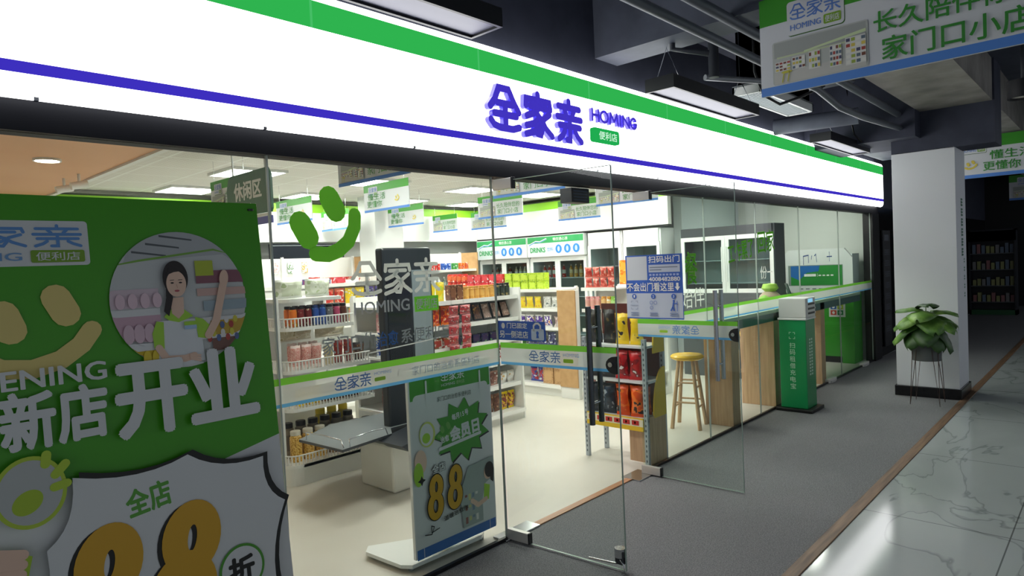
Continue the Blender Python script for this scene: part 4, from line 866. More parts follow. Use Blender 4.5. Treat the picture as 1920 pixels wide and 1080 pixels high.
# self checkout
sc = thing('self_checkout', 'self checkout terminal with a tall dark screen and a grey platform with chrome rail', 'checkout', (3.1, 1.4, 0))
MB().box((-.02, -.1, 0), (.4, .35, .38), M('#e6e3da', .4)).build('pedestal', sc, bevel=.02)
mb = MB(); mb.prism([(-.12, 0), (-.04, -.06), (.4, -.06), (.42, .1), (.02, .03)], (0, -.06, .44), (1, 0, 0), (0, 0, 1), -.3, M('#262c34', .4)); mb.build('neck', sc)
MB().prism([(-.5, -.16), (0, -.08), (.1, .07), (.75, .09), (.8, .58), (-.1, .64), (-.53, .4)], (0, 0, .475), (1, 0, 0), (0, 1, 0), .02, M('#7d8487', .35), M('#30353b', .4)).build('platform', sc, bevel=.004)
mb = MB(); mb.tube([(-.5, .34, .475), (-.5, .34, .53), (-.49, .1, .54), (-.47, -.1, .53), (-.47, -.13, .475)], .005, CHROME, 6); mb.build('rail', sc); MB().tube([(-.42, -.135, .475), (-.42, -.13, .53), (-.2, -.1, .54), (-.06, -.08, .53), (-.04, -.08, .475)], .005, CHROME, 6).build('rail', sc)
MB().box((.12, .1, .38), (.64, .2, 1.94), M('#23292f', .3)).build('screen_tower', sc, bevel=.02)
bx('screen', (.15, .094, .95), (.39, .1, 1.7), M('#0b0d10', .08), sc); bx('side_screen', (.41, .092, .62), (.61, .1, 1.75), M('#8b979d', .25), sc)
# bar counter with wooden legs
bc = thing('bar_counter', 'long window bar with wooden panel legs along the far glass', 'counter', (5.8, .03, 0))
bx('top', (0, 0, 1.075), (5.1, .42, 1.115), M('#a9bda2', .3), bc, .004); bx('apron', (0, .0, .985), (5.1, .03, 1.075), M('#55706e', .3), bc)
for x0, x1, d_ in ((.6, .78, .3), (1.72, 1.88, .4), (3.3, 3.46, .4)): bx('leg_panel', (x0, .0, 0), (x1, d_, 1.075), WOOD, bc, .004)
def stool(x, y, rz, label):
    o = thing('bar_stool', label, 'stool', (x, y, 0), rz, 'bar stools')
    MB().lathe([(0, .7), (.14, .7), (.165, .715), (.17, .735), (.15, .752), (0, .757)], M('#e3b52e', .25), seg=28).build('seat', o)
    L_ = []
    for i in range(4):
        a = PI/4+i*PI/2; c, s_ = math.cos(a), math.sin(a); MB().tube([(c*.1, s_*.1, .7), (c*.2, s_*.2, .0)], [.017, .021], WOODY, 10).build('leg', o); L_.append((c, s_))
    for z in (.22, .42):
        for i in range(4):
            c, s_ = L_[i]; e, f = L_[(i+1) % 4]; r = .2-.1*z/.7; zz = z+(.05 if i % 2 else 0); r = .2-.1*zz/.7; MB().cyl((c*r, s_*r, zz), (e*r, f*r, zz), .01, WOODY, 8).build('rung', o)
stool(6.2, .42, .25, 'yellow topped wooden bar stool nearest, in front of the first wooden leg panel'); stool(8.35, .68, .1, 'yellow topped wooden bar stool half hidden behind the second wooden leg panel')
# things on the bar
tp = thing('tissue_pack', 'white and blue tissue pack lying on the bar', 'tissues', (7.35, .25, 1.115), .1)
mb = MB(); mb.add(*[[(-.3, -.09, 0), (.3, -.09, 0), (.3, .09, 0), (-.3, .09, 0), (-.26, -.05, .075), (.26, -.06, .085), (.26, .06, .085), (-.26, .05, .075)], [(0, 3, 2, 1), (4, 5, 6, 7), (0, 1, 5, 4), (1, 2, 6, 5), (2, 3, 7, 6), (3, 0, 4, 7)]], pack(WHT, WHT, '#4d6ab0', 12)); mb.build('wrapper', tp, bevel=.02)
gb = thing('gift_plush', 'small green and beige gift bag with green ears on the bar', 'gift bag', (8.0, .25, 1.115))
MB().lathe([(0, 0), (.11, 0), (.14, .05), (.12, .13), (.07, .18), (0, .18)], M('#b7a68f', .7), seg=16).build('bag', gb); MB().lathe([(0, .17), (.06, .18), (.1, .22), (.08, .27), (0, .28)], M('#9cc64a', .6), seg=14).build('bow', gb); MB().lathe([(0, .02), (.08, .03), (.09, .1), (0, .15)], M('#7fb83a', .6), (-.17, 0, 0), 14).build('green_ear', gb); MB().lathe([(0, .02), (.08, .03), (.09, .12), (0, .16)], M('#5f9a35', .6), (.17, .05, 0), 14).build('green_ear', gb)
cs = thing('card_stand', 'dark green leaning card stand on the bar behind the kiosk', 'card stand', (8.62, .2, 1.117), .5)
MB().box((-.1, .0, .0), (.1, .012, .26), M('#25433a', .4)).build('card', cs).rotation_euler = (-.3, 0, 0); bx('foot', (-.06, 0, 0), (.06, .12, .006), M('#25433a', .4), cs)
# coolers
FW = M('#e3e6e6', .35)
def cooler(label, y1, width, ztop, doors, frame=FW, z_door=(.25, 1.85), header=None, depth=.6, x=9.0, body=None, stock=True):
    o = thing('drinks_cooler', label, 'cooler', (x, y1, 0), FX); B = body or FW; z0, z1 = z_door
    MB().box((0, .03, 0), (.03, depth, ztop), B).box((width-.03, .03, 0), (width, depth, ztop), B).box((.03, depth-.03, 0), (width-.03, depth, ztop), M('#9fa9a9', .5)).box((.03, .03, ztop-.03), (width-.03, depth-.03, ztop), B).box((.03, .03, 0), (width-.03, depth-.03, z0), M('#555c5f', .5)).box((.03, .0, z1), (width-.03, .03, ztop), B if not header else FW).box((0, 0.0, 0), (width, .03, z0), M('#4a4f52', .5) if body else FW).build('body', o)
    n = doors; dw = (width-.02)/n
    for i in range(n):
        a = .01+i*dw; d_ = MB().box((a, 0, z0), (a+.055, .028, z1), frame).box((a+dw-.055, 0, z0), (a+dw-.003, .028, z1), frame).box((a+.055, 0, z0), (a+dw-.055, .028, z0+.06), frame).box((a+.055, 0, z1-.06), (a+dw-.055, .028, z1), frame).build('door', o)
        bx('pane', (a+.055, .01, z0+.06), (a+dw-.055, .016, z1-.06), BOXGLASS, d_)
        hx = a+dw-.04 if i % 2 == 0 else a+.03; MB().cyl((hx, -.03, (z0+z1)/2-.25), (hx, -.03, (z0+z1)/2+.25), .01, frame, 8).build('handle', d_)
    for z in [z1-.35-.33*k for k in range(int((z1-z0)/.33))]:
        if z > z0+.1: bx('shelf', (.035, .1, z-.012), (width-.035, depth-.04, z), M('#c2c9c9', .4), o)
    if header:
        hb = bx('header', (0, -.06, 1.88), (width, .03, ztop), FW, o)
        p = Print((0, -.0605, 1.88), (1, 0, 0), (0, 0, 1)); h = ztop-1.88
        p.rect(.01, .03*h, width-.01, .97*h, M('#d7dee2')); p.rect(.01, .66*h, width-.01, .97*h, M('#2f9a58')); DB = M('#3a8fc8')
        p.stroke([(.05, .6*h), (.2, .75*h), (.3, .72*h), (.44, .85*h)], .03, PW); p.stroke([(.05, .58*h), (.2, .73*h), (.3, .7*h), (.44, .83*h)], .014, DB)
        p.text('DRINKS', .07, .2*h, .42, .46*h, M('#2f9a58'), .04); p.text('饮料', .46, .24*h, .6, .44*h, M('#6aa0d8'), .01); p.text('畅饮透心凉', .6, .74*h, .92, .9*h, PW, .01)
        for k in range(3): p.ell(.72+.19*k, .34*h, .07, .075, M('#2f7fd0')); p.ell(.72+.19*k, .34*h, .025, .045, M('#b9d6f2'))
        p.build('print', hb)
    return o
cooler('first drinks cooler under a green drinks header, next to the back corner', 6.27, 1.28, 2.24, 2, header=True)
cooler('second drinks cooler under a green drinks header, in the middle of the end wall', 4.97, 1.26, 2.24, 2, header=True)
cooler('white single door cooler right of the drinks headers', 3.69, .68, 2.23, 1, z_door=(.25, 2.02))
cooler('white single door cooler in the corner behind the blue notice', 2.99, .68, 2.23, 1, z_door=(.25, 2.02))
cooler('wide black framed cooler with two white doors behind the bar', 1.97, 1.4, 2.17, 2, z_door=(1.22, 2.04), body=M('#3a3d43', .4), depth=.38)
for (y, z, n, cols, lb) in ((6.1, 1.52, 5, (DRED, WHT), 'dark red drink bottle on the upper shelf of the first drinks cooler'), (5.5, 1.52, 4, (BEI, WHT), 'pale tea bottle on the upper shelf of the first drinks cooler'), (4.8, 1.52, 5, (RED, WHT), 'red drink bottle on the upper shelf of the second drinks cooler'), (4.2, 1.52, 4, (GOLD, BEI), 'amber drink bottle on the upper shelf of the second drinks cooler')):
    row('bottle', (.07, .07, .22), (P_(cols[0], cols[0], cols[1], 30), M(cols[1], .4), WHITE), n, (9.2, y, z-.017), (0, -.11, 0), FX, lb, 'bottle')
# green and white machine at the end
vm = thing('recycling_cabinet', 'green and white recycling cabinet with a blue-green screen at the end of the shop', 'cabinet', (10.98, 1.25, 0), FX)
VG = M('#3da32c', .35); L_ = 1.1
MB().box((0, 0, .1), (L_, .42, 1.08), VG).box((.05, .03, 0), (L_-.2, .4, .1), BLACK).box((L_-.18, 0, 0), (L_, .42, .1), VG).build('body', vm); MB().box((0, -.003, 1.0), (L_, .0, 1.08), M('#cfd3cf', .4)).build('trim', vm)
out = [(0, 1.1), (L_, 1.1), (L_, 1.64), (L_-.12, 1.79), (.14, 1.79), (0, 1.64)]
MB().prism(out, (0, 0, 0), (1, 0, 0), (0, 0, 1), .06, M('#d9dfdc', .4)).box((.02, .06, 1.08), (L_-.02, .42, 1.7), M('#d9dfdc', .4)).build('hood', vm)
p = Print((0, 0, 0), (1, 0, 0), (0, 0, 1)); p.rect(.13, 1.21, .96, 1.54, M('#7d8f88')); p.rect(.17, 1.22, .95, 1.53, M('#2f8a3c', .3)); p.poly([(.17, 1.53), (.17, 1.36), (.3, 1.3), (.42, 1.42), (.6, 1.44), (.62, 1.53)], M('#2a6cb0', .3)); p.rect(.38, 1.36, .56, 1.4, PW); p.rect(.58, 1.355, .585, 1.405, PW)
for i in range(4): p.rect(.6+i*.06, 1.365, .64+i*.06, 1.385, PW, False)
for i in range(4): p.rect(.3+i*.1, 1.155, .36+i*.1, 1.17, M('#6a7a72'), False)
p.build('screen', vm)
p = Print((0, 0, 0), (1, 0, 0), (0, 0, 1)); p.rect(.74, .72, .98, .94, M('#dfe3df'))
for i, c in enumerate(('#2a62b8', '#a9c23c', '#c8432f', '#2f8a4a')): p.rect(.765+(i % 2)*.1, .84-(i//2)*.09, .85+(i % 2)*.1, .915-(i//2)*.09, M(c)); p.ell(.807+(i % 2)*.1, .877-(i//2)*.09, .02, .022, PW)
p.build('icon_sheet', vm)
# wall screen, hooks of goods
tag(MB().box((4.7, 6.24, 2.0), (5.95, 6.28, 2.22), M('#1a1e26', .15)).box((4.72, 6.235, 2.19), (5.93, 6.24, 2.2), GREYP).build('wall_screen'), 'long dark screen under the back bulkhead', 'screen')
# hanging signs inside
def banner(i, x, yl, yr, label, kind):
    w = yl-yr; lines = [('长久陪伴您的', .44, .4, .95, .62, .004), ('家门口小店', .46, .14, .92, .36, .004)] if kind == 0 else [('懂生活', .1, .42, .5, .66, .004), ('更懂你', .08, .16, .42, .4, .004)]
    hanging_sign(x, yl, w, 2.4, .3, label, lines, kind == 0, (.1, .9), 2.9, None if kind == 0 else (.75, .4), .008, 'hanging banners inside the shop')
for i, (x, a, c, lb, kd) in enumerate(((2.83, 1.46, .6, 'hanging banner inside the shop, nearest the glass, above the smiling face', 0), (4.3, 3.25, 2.46, 'hanging banner right of the smiling face, second from the glass', 1), (6.11, 5.25, 4.42, 'hanging banner right of the smiling face, third from the glass', 1), (7.84, 6.25, 5.6, 'smallest hanging banner before the back bulkhead', 0), (6.4, 3.6, 2.78, 'hanging banner below the header, left of the door edge', 0), (8.08, 5.5, 4.65, 'hanging banner in front of the corner of the green band', 0), (8.03, 3.5, 2.71, 'hanging banner before the green band above the white coolers', 0), (4.6, 1.55, .67, 'hanging banner just inside the doorway', 0), (6.48, 1.68, .85, 'hanging banner at the right of the doorway', 0), (4.23, 5.09, 4.23, 'hanging banner left of the smiling face, upper', 1), (5.55, 6.2, 5.45, 'hanging banner left of the smiling face, lower and farther', 0), (2.82, 3.71, 2.92, 'hanging banner behind the dark green leisure area sign', 0))): banner(i, x, a, c, lb, kd)
ls = thing('area_sign', 'dark green rounded leisure area sign hanging in the shop', 'sign', (2.6, 2.85, 2.27)); DG = M('#3f6b58', .4)
MB().prism([(0, .02), (.03, 0), (.75, 0), (.77, .03), (.77, .3), (.72, .36), (.06, .36), (.02, .33), (-.02, .24)], (0, 0, 0), (0, -1, 0), (0, 0, 1), .02, DG).build('panel', ls)
p = Print((0, 0, 0), (0, -1, 0), (0, 0, 1)); p.text('休闲区', .12, .13, .62, .29, PW, .03); p.text('Leisure Area', .2, .06, .52, .1, PW, .02); p.rect(.0+.3, -.03, .77, -.005, M('#e4e6e4')); p.build('print', ls)
bx('lower_bar', (0, -.77, -.09), (.012, -.3, -.03), M('#6066b4', .4), ls)
for y in (-.1, -.68): MB().cyl((.01, y, .36), (.01, y, .63), .008, WHITE, 8).build('rod', ls)

# ================================================================== STOCK ON THE SHELVES
X, Y, Z = (1, 0, 0), (0, 1, 0), (0, 0, 1)
# basket stand tiers (world x 2.66-3.6, front y 2.12)
T = 'on the %s tier of the basket stand'
t1, t2, t3, tb, t0 = T % 'upper', T % 'middle', T % 'lower', T % 'bottom', T % 'top'
for lb, cols, x, n in (('orange labelled snack jar ', (ORG, YLW), 2.83, 1), ('dark red snack jar ', (DRED, '#e0c9a8'), 2.9, 2), ('bright blue snack jar ', (BLU, '#5db0e0'), 3.04, 2), ('grey snack jar ', (GRY, WHT), 3.18, 1), ('pink labelled snack jar ', ('#b8476a', PINK), 3.25, 1), ('brown snack jar ', (BRN, '#8a4a3a'), 3.32, 1)):
    row('jar', (.066, .066, .17), (P_(cols[0], cols[0], cols[1], 40), M(cols[0], .3), BLACK if cols[0] != BLU else M('#1c3e7c')), n, (x, 2.26, 1.313), (.07, 0, 0), 0, lb+t1, 'jar')
    row('jar', (.066, .066, .17), (P_(cols[0], cols[0], cols[1], 40), M(cols[0], .3), BLACK), n, (x+.02, 2.38, 1.313), (.07, 0, 0), 0, lb+'in back '+t1, 'jar')
row('bag', (.16, .07, .2), (P_('#e39a90', '#f0c4b8', '#d46a62', 60), M('#f0d8d0')), 3, (2.84, 2.27, .952), (.1, 0, 0), 0, 'pale pink sausage pack '+t2, 'snack bag')
row('bag', (.16, .07, .2), (P_('#e39a90', '#f0c4b8', '#d46a62', 60), M('#f0d8d0')), 3, (2.88, 2.4, .96), (.1, 0, .0), 0, 'pale pink sausage pack in back '+t2, 'snack bag')
row('bag', (.09, .06, .17), (P_(BEI, '#ddd0a8', '#c9b276', 50), M(BEI)), 1, (3.145, 2.25, .952), X, 0, 'beige biscuit pack '+t2, 'snack bag')
row('bag', (.13, .06, .2), (P_('#a83226', DRED, '#d98a5a', 45), M(DRED)), 2, (3.25, 2.26, .952), (.1, 0, 0), 0, 'dark red spicy snack pack '+t2, 'snack bag')
row('bag', (.12, .05, .16), (P_(BRN, '#3c2a22', '#a07a52', 45), M(BLK)), 1, (3.46, 2.26, .952), (.09, 0, 0), 0, 'brown snack pack '+t2, 'snack bag')
row('bag', (.34, .12, .11), (P_('#c9c1a4', '#d9d2ba', '#b5a980', 18, .15), M('#dcd8c8')), 2, (3.0, 2.55, 1.165), (.35, .0, 0), 0, 'clear bag of pale bread in back '+t2, 'bread bag', 0)
row('bag', (.27, .12, .16), (P_('#c4cbb4', '#d6dacb', '#a7b58e', 16, .12), M('#dfe2da')), 2, (2.89, 2.42, 1.552), (.28, .0, 0), 0, 'clear bag of greenish bread '+t0, 'bread bag')
row('bag', (.12, .05, .17), (P_(RED, ORG, WHT, 35), M(RED)), 1, (3.22, 2.55, 1.552), (.08, 0, 0), 0, 'red and orange snack bag '+t0, 'snack bag', 0)
row('jar', (.07, .07, .15), (P_(YLW, GOLD, WHT, 40), M(YLW), M('#d8b820')), 3, (2.86, 2.27, .633), (.08, 0, 0), 0, 'yellow snack jar '+t3, 'jar')
row('jar', (.07, .07, .15), (P_(BLK, BRN, '#8c5a3a', 40), M(BRN), BLACK), 5, (3.1, 2.27, .633), (.08, 0, 0), 0, 'dark chocolate snack jar '+t3, 'jar')
NUT = noisy('nuts', [(.35, '#9a6a1e'), (.5, '#e0b04a'), (.7, '#efd28a')], 90, 2, .35)
row('jar', (.1, .1, .26), (NUT, NUT, M('#d6d0c0')), 3, (2.78, 2.24, .178), (.115, .0, 0), 0, 'golden nut jar '+tb, 'jar')
row('jar', (.1, .1, .24), (noisy('seeds', [(.4, '#5a3a22'), (.6, '#b98a5a')], 90, 2, .4), M('#7a5030'), BLACK), 3, (3.14, 2.24, .178), (.115, 0, 0), 0, 'brown seed jar with black lid '+tb, 'jar')
row('jar', (.1, .1, .24), (P_(RED, '#9a3a2e', WHT, 40), M(RED), BLACK), 1, (3.49, 2.24, .178), X, 0, 'red labelled nut jar '+tb, 'jar')
row('jar', (.1, .1, .3), (M('#8a8272'), M('#6a6258'), BLACK), 6, (2.8, 2.4, .178), (.12, 0, 0), 0, 'black lidded jar in back '+tb, 'jar')
row('jar', (.1, .1, .34), (M('#b9a63a'), M('#d8c43a'), M('#e0c62a')), 3, (3.2, 2.54, .178), (.12, 0, 0), 0, 'yellow lidded jar at the back '+tb, 'jar')
# shelf A
A = 'behind the checkout'
a6, a5, a4, a2, a1 = 'on the top shelf '+A, 'on the fifth shelf '+A, 'on the fourth shelf '+A, 'on the second shelf '+A, 'on the lowest shelf '+A
for kind, size, cols, n, x, z, st, lb in (
  ('bag', (.15, .06, .2), (YLW, '#d8c22a', '#b8d83a'), 2, 4.34, 1.412, .12, 'yellow snack bag '+a6), ('box', (.09, .08, .16), (BRN, '#7a4a2e', '#d9c49a'), 2, 4.64, 1.412, .095, 'brown gift box with round picture '+a6),
  ('jar', (.075, .075, .135), (GOLD, '#d8a552', '#b97a2a'), 6, 4.86, 1.412, .078, 'gold snack tub '+a6), ('jar', (.075, .075, .145), (BLK, '#2e3a34', '#8a7a4a'), 3, 5.34, 1.412, .08, 'black snack tub '+a6),
  ('bag', (.15, .06, .2), ('#b9241f', ORG, '#e6c9b0'), 2, 4.37, 1.162, .15, 'red and orange snack bag '+a5), ('bag', (.14, .06, .2), (PINK, '#f0d0c4', '#d87a7a'), 1, 3.72, 1.162, 0, 'pink snack bag '+a5), ('bag', (.14, .06, .2), (YLW, '#e8dc4a', WHT), 2, 3.86, 1.162, .14, 'bright yellow snack bag '+a5),
  ('tray', (.12, .02, .2), ('#2b2b2e', '#3c3630', GOLD), 2, 4.72, 1.162, .15, 'black meat snack tray '+a5), ('tray', (.12, .02, .2), ('#4a3028', '#7a4a2a', '#d9a24a'), 1, 5.02, 1.162, .13, 'brown meat snack tray '+a5), ('tray', (.13, .02, .2), ('#8a6a5e', '#b9998a', '#d9c9bc'), 3, 5.16, 1.162, .15, 'pale brown meat snack tray '+a5),
  ('bag', (.14, .06, .19), ('#2d4fa8', WHT, '#7fa0dc'), 2, 3.7, .932, .13, 'blue and white snack bag '+a4), ('bag', (.14, .06, .19), (BLU, ORG, WHT), 2, 3.97, .932, .13, 'blue and orange snack bag '+a4), ('box', (.1, .08, .1), ('#d8d4cc', '#b9463c', '#5a7a4a'), 2, 4.4, .932, .12, 'white carton with red print '+a4), ('box', (.1, .08, .09), (NVY, '#3c2a4e', '#5f9a5a'), 6, 4.68, .932, .13, 'dark carton '+a4),
  ('bag', (.14, .06, .18), ('#2d3f88', '#c9d3ea', '#4a5fb0'), 3, 3.7, .682, .15, 'dark blue snack bag on the third shelf '+A), ('bag', (.13, .06, .2), (DRED, '#8a3a2a', WHT), 3, 4.3, .682, .14, 'maroon snack bag on the third shelf '+A), ('bag', (.13, .06, .2), ('#a83a2a', WHT, DRED), 6, 4.75, .682, .14, 'red snack bag on the third shelf '+A),
  ('bag', (.13, .08, .2), ('#a8301f', '#c84a32', WHT), 3, 3.75, .422, .14, 'rust red snack bag '+a2), ('bag', (.13, .08, .18), ('#e0e6d8', '#b9d3b0', '#e8d67a'), 2, 4.2, .422, .13, 'pale green and white snack bag '+a2), ('bag', (.12, .07, .16), ('#8a5a4e', '#b98a7a', WHT), 4, 4.85, .422, .12, 'brown and pink snack bag '+a2), ('bag', (.12, .07, .13), (WHT, '#e6e0d8', '#d8a84a'), 2, 5.36, .422, .12, 'white snack bag '+a2),
  ('bag', (.12, .08, .2), (BRN, '#7a4a34', '#c9a070'), 4, 4.9, .122, .11, 'brown snack bag '+a1), ('bag', (.12, .08, .2), ('#8a3a3a', YLW, '#d86a7a'), 2, 5.36, .122, .11, 'red and yellow snack bag '+a1)):
    row(kind, size, (P_(*cols, 32), M(cols[1], .4), M(cols[0], .4)), n, (x+size[0]/2-.03, 2.29, z), (st, 0, 0), 0, lb, {'bag': 'snack bag', 'box': 'box', 'jar': 'snack tub', 'tray': 'snack tray'}[kind])
# strips of hanging red packs
for s_, (x, lb) in enumerate(((4.5, 'left strip'), (4.67, 'right strip'))):
    for k in range(5): put('bag', (.13, .05, .097), (P_('#b5343a', '#7a2f34', '#d9a8a4', 40), M('#c8787a')), (x+RJ.uniform(-.012, .012), 2.1, 1.27-k*.1), RJ.uniform(-.2, .2), 'red snack pack hanging on the %s in front of the long shelf' % lb, 'snack bag', 'packs on the %s' % lb)
    tag(MB().box((x-.008, 2.118, .86), (x+.008, 2.121, 1.46), CLEARFILM).build('hanging_strip'), 'clear merchandising strip holding red packs, %s' % lb, 'strip')
# shelf B (front x = 6.7, facing the camera)
B = 'before the drinks coolers'
for kind, size, cols, n, y, z, st, lb in (
  ('jar', (.1, .1, .12), (RED, '#d86a3a', WHT), 4, 4.75, 1.412, -.11, 'red noodle tub on top '+B), ('jar', (.1, .1, .12), (RED, '#d86a3a', WHT), 4, 4.75, 1.533, -.11, 'red noodle tub stacked second high on top '+B),
  ('box', (.14, .1, .11), ('#c01f26', '#d8434a', WHT), 5, 4.25, 1.412, -.15, 'red carton on top '+B), ('box', (.14, .1, .11), ('#c01f26', '#d8434a', WHT), 5, 4.25, 1.525, -.15, 'red carton stacked second high on top '+B),
  ('box', (.14, .1, .11), ('#a9c82a', '#c4dc4a', '#6a9a2a'), 5, 3.48, 1.412, -.15, 'lime green carton on top '+B), ('box', (.14, .1, .11), ('#a9c82a', '#c4dc4a', '#6a9a2a'), 5, 3.48, 1.525, -.15, 'lime green carton stacked second high on top '+B),
  ('bag', (.16, .07, .16), (YLW, '#f0e04a', '#d87a3a'), 5, 3.55, 1.152, -.14, 'yellow snack bag on the fifth shelf '+B), ('bag', (.16, .07, .16), ('#c9c9c4', WHT, '#6f7a7a'), 3, 2.82, 1.152, -.15, 'silver white snack bag on the fifth shelf '+B),
  ('bag', (.18, .09, .16), (PUR, WHT, '#e07a2a'), 4, 3.3, .902, -.16, 'purple and white snack bag on the fourth shelf '+B), ('bag', (.18, .09, .14), ('#a98a8a', '#d9c9c4', WHT), 1, 2.62, .902, -.16, 'greyish pink snack bag on the fourth shelf '+B),
  ('bag', (.17, .08, .18), (NVY, '#4a4a78', WHT), 3, 3.1, .652, -.17, 'navy snack bag on the third shelf '+B), ('bag', (.17, .08, .16), ('#4a7a2a', '#2e5a22', BLK), 2, 3.5, .652, -.18, 'green snack bag on the third shelf '+B),
  ('bag', (.12, .07, .18), ('#d9d2cc', '#8a7a78', WHT), 4, 2.98, .402, -.13, 'pale snack bag on the second shelf '+B),
  ('bag', (.13, .08, .2), ('#b8323a', '#3a4a9a', WHT), 2, 3.1, .142, -.14, 'red and blue snack bag on the lowest shelf '+B), ('box', (.2, .14, .22), ('#b98f62', '#c9a070', '#9a744c'), 2, 2.8, .142, -.2, 'brown carton on the lowest shelf '+B)):
    row(kind, size, (P_(*cols, 28), M(cols[1], .4), M(cols[0], .4)), n, (6.86, y, z), (0, st, 0), FX, lb, {'bag': 'snack bag', 'box': 'box', 'jar': 'noodle tub'}[kind], .004, None, 0, .06)
C = 'right of the cardboard board'
for kind, size, cols, n, y, z, st, lb in (
  ('bag', (.13, .08, .128), ('#b5352c', '#d86a5a', '#e6c0b4'), 4, 2.1, 1.422, -.115, 'red meat snack pack on top '+C), ('bag', (.13, .08, .128), ('#b5352c', '#d86a5a', '#e6c0b4'), 4, 2.1, 1.554, -.115, 'red meat snack pack stacked second high on top '+C),
  ('jar', (.075, .075, .16), (PINK, '#e0a89a', WHT), 3, 2.12, 1.152, -.08, 'pink fruit cup on the fifth shelf '+C), ('jar', (.075, .075, .16), ('#e0a04a', '#eac48a', WHT), 2, 1.88, 1.152, -.08, 'orange fruit cup on the fifth shelf '+C), ('jar', (.075, .075, .16), ('#8ac04a', '#b4d88a', WHT), 1, 1.73, 1.152, -.08, 'green fruit cup on the fifth shelf '+C),
  ('bag', (.12, .07, .18), ('#b8243a', WHT, '#e07a8a'), 4, 2.1, .902, -.115, 'crimson snack bag on the fourth shelf '+C), ('jar', (.08, .08, .17), ('#4a2a22', '#a83a2a', GOLD), 4, 2.1, .652, -.1, 'dark sauce jar on the third shelf '+C), ('bag', (.12, .07, .2), ('#5a3a3a', '#8a5a5a', BLK), 4, 2.1, .142, -.11, 'dark red bag on the lowest shelf '+C)):
    row(kind, size, (P_(*cols, 28), M(cols[1], .4), M(cols[0], .4)), n, (6.84, y, z), (0, st, 0), FX, lb, {'bag': 'snack bag', 'jar': 'jar'}[kind], .004, None, 0, .06)
D = 'of the shelf behind the rack'
for size, cols, n, y, z, lb in (((.12, .1, .16), (ORG, '#f0a83a', '#f0d48a'), 4, 1.97, 1.432, 'orange box on top '+D), ((.12, .1, .16), (ORG, '#f0a83a', '#f0d48a'), 4, 1.97, 1.594, 'orange box stacked second on top '+D), ((.15, .1, .26), ('#d8301f', '#e87a2a', '#f0a84a'), 3, 1.95, 1.122, 'tall red and orange gift box on the upper shelf behind the snack rack'), ((.14, .1, .16), ('#d99a8a', '#e8c4b4', WHT), 3, 1.95, .902, 'pale red box on the middle shelf '+D)):
    row('box', size, (P_(*cols, 24), M(cols[1], .4)), n, (7.49, y, z), (0, -.15 if size[0] < .13 else -.19, 0), FX, lb, 'box', .003, None, 0, .04)
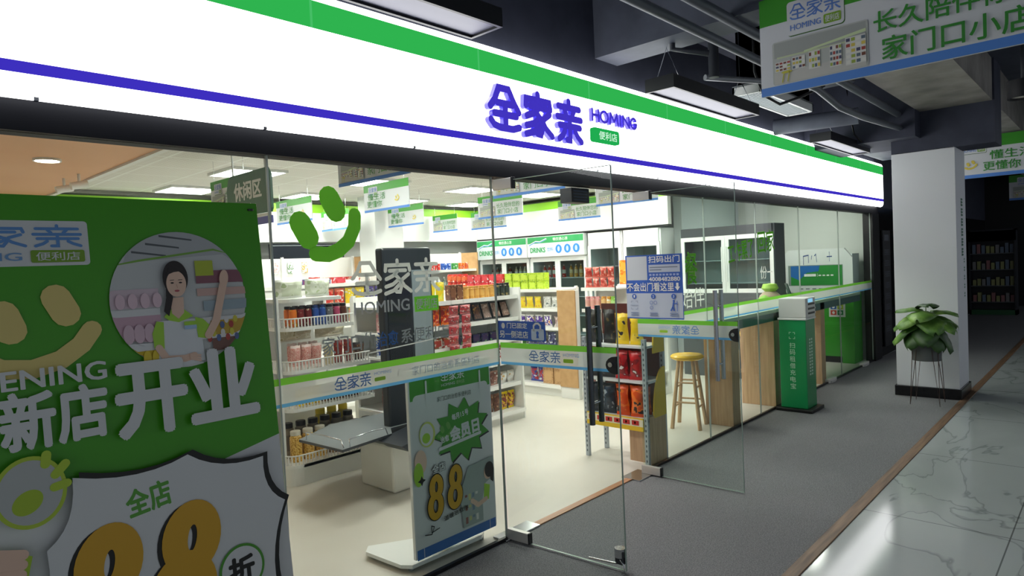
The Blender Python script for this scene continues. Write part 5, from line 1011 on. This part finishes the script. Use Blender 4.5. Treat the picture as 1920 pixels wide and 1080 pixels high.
# middle and back shelving
for kind, size, cols, n, x, y, z, st, lb in (
  ('bag', (.15, .06, .2), (RED, '#d86a4a', WHT), 2, 4.45, 4.32, 1.362, .15, 'red snack bag on the fifth shelf of the middle shelving'), ('bag', (.15, .06, .2), (YLW, '#e0c43a', WHT), 2, 4.75, 4.32, 1.362, .15, 'yellow snack bag on the fifth shelf of the middle shelving'), ('bag', (.15, .06, .2), (NVY, '#5a4a9a', WHT), 2, 5.05, 4.32, 1.362, .15, 'dark blue snack bag on the fifth shelf of the middle shelving'), ('bag', (.15, .06, .2), (RED, ORG, YLW), 2, 5.35, 4.32, 1.362, .15, 'red and orange snack bag at the right end of the middle shelving'),
  ('box', (.2, .1, .07), ('#3f5a9a', '#8a4a7a', WHT), 2, 4.15, 4.32, 1.622, .21, 'flat blue box on top of the middle shelving'), ('box', (.14, .1, .08), (RED, '#d84a5a', WHT), 1, 4.6, 4.32, 1.622, 0, 'flat red box on top of the middle shelving'), ('box', (.14, .1, .08), (WHT, '#e0d8d0', '#b9463c'), 3, 4.95, 4.32, 1.622, .15, 'flat white box on top of the middle shelving'), ('bag', (.15, .06, .2), (PINK, YLW, WHT), 8, 3.6, 4.32, 1.102, .2, 'pink and yellow snack bag on the fourth shelf of the middle shelving'),
  ('can', (.065, .065, .12), (RED, '#b9463c', WHT), 4, 7.32, 5.83, 1.722, .08, 'red drink can on the top shelf in the back corner'), ('can', (.065, .065, .12), (BLU, '#3f6ac4', WHT), 3, 7.65, 5.83, 1.722, .08, 'blue drink can on the top shelf in the back corner'), ('can', (.065, .065, .12), (GRN, '#3f9a5a', WHT), 2, 7.9, 5.83, 1.722, .08, 'green drink can on the top shelf in the back corner'), ('can', (.065, .065, .12), (ORG, '#c85a3a', WHT), 3, 8.07, 5.83, 1.722, .08, 'orange drink can on the top shelf in the back corner'),
  ('bottle', (.07, .07, .24), (WHT, '#d8dce4', '#8a9ac4'), 4, 7.3, 5.83, 1.362, .085, 'white milk bottle on the second shelf down in the back corner'), ('bottle', (.07, .07, .24), ('#5a6a5a', '#9aa49a', '#c9c9c4'), 5, 7.68, 5.83, 1.362, .085, 'grey tea bottle on the second shelf down in the back corner'), ('bottle', (.07, .07, .24), ('#8a3a3a', '#c48a8a', WHT), 3, 8.12, 5.83, 1.362, .085, 'red tea bottle on the second shelf down in the back corner'),
  ('bag', (.15, .06, .2), (RED, '#d87a7a', WHT), 6, 7.35, 5.83, 1.102, .17, 'red snack bag on the third shelf down in the back corner'),
  ('box', (.12, .1, .1), (PINK, '#f0d0d4', WHT), 2, 3.75, 5.88, 1.602, .14, 'pink box on the top shelf at the back wall'), ('box', (.14, .1, .09), (RED, '#d8a08a', WHT), 4, 5.3, 5.88, 1.602, .16, 'red and white box on the top shelf at the back wall'), ('bag', (.16, .06, .2), ('#b9823a', YLW, WHT), 8, 3.8, 5.88, 1.252, .27, 'yellow brown bag on the second shelf down at the back wall'), ('bag', (.16, .06, .2), ('#3a5a9a', WHT, '#9ab0d8'), 8, 3.8, 5.88, .902, .27, 'blue white bag on the third shelf down at the back wall')):
    row(kind, size, (P_(*cols, 28), M(cols[1], .4), M(cols[0] if kind != 'bottle' else '#e6e6e2', .4)), n, (x, y, z), (st, 0, 0), 0, lb, {'bag': 'snack bag', 'box': 'box', 'can': 'can', 'bottle': 'bottle'}[kind])
for i, (x, c, lb) in enumerate(((4.72, '#d9a8a8', 'pink hang tag pack'), (4.95, '#4a7a4a', 'green hang tag pack'), (5.18, '#d9a83a', 'yellow hang tag pack'))): tag(MB().box((x, 6.2, 1.78), (x+.09, 6.218, 1.94), pack(WHT, c, WHT, 30)).build('hang_pack'), lb+' hooked on the back board', 'hang pack')
# snack rack goods (front x = 4.77)
R_ = 'of the snack rack'
for size, cols, n, p0, st, tl, lb in (
  ((.13, .08, .3), (BLK, '#2b2b32', '#6a5a3a'), 2, (4.88, .6, 1.022), (0, -.142, 0), 0, 'tall black snack bag on the top shelf '+R_), ((.13, .09, .27), (YLW, '#f0d23a', '#2a2430'), 2, (4.86, .31, 1.022), (0, -.142, 0), 0, 'tall yellow snack bag on the top shelf '+R_),
  ((.13, .09, .25), ('#2a2a30', '#1c1c22', '#5a6470'), 2, (4.84, .6, .722), (0, -.142, 0), 0, 'black snack bag on the middle shelf '+R_), ((.13, .09, .25), ('#c02026', '#8a1c22', WHT), 2, (4.83, .31, .722), (0, -.142, 0), 0, 'red snack bag on the middle shelf '+R_),
  ((.13, .1, .27), ('#1f2a38', '#27384c', '#9aa4b0'), 2, (4.84, .6, .402), (0, -.142, 0), 0, 'dark blue snack bag on the lower shelf '+R_), ((.13, .1, .27), ('#e2551c', '#ee7a2a', '#2a2020'), 2, (4.83, .31, .402), (0, -.142, 0), 0, 'orange snack bag on the lower shelf '+R_), ((.13, .08, .25), ('#b8482a', '#d86a3a', '#e0a070'), 2, (4.95, .31, .402), (0, -.142, 0), 0, 'orange snack bag behind on the lower shelf '+R_)):
    row('bag', size, (P_(*cols, 16), M(cols[0], .35)), n, p0, st, FX, lb, 'snack bag', .002, None, tl, .05)
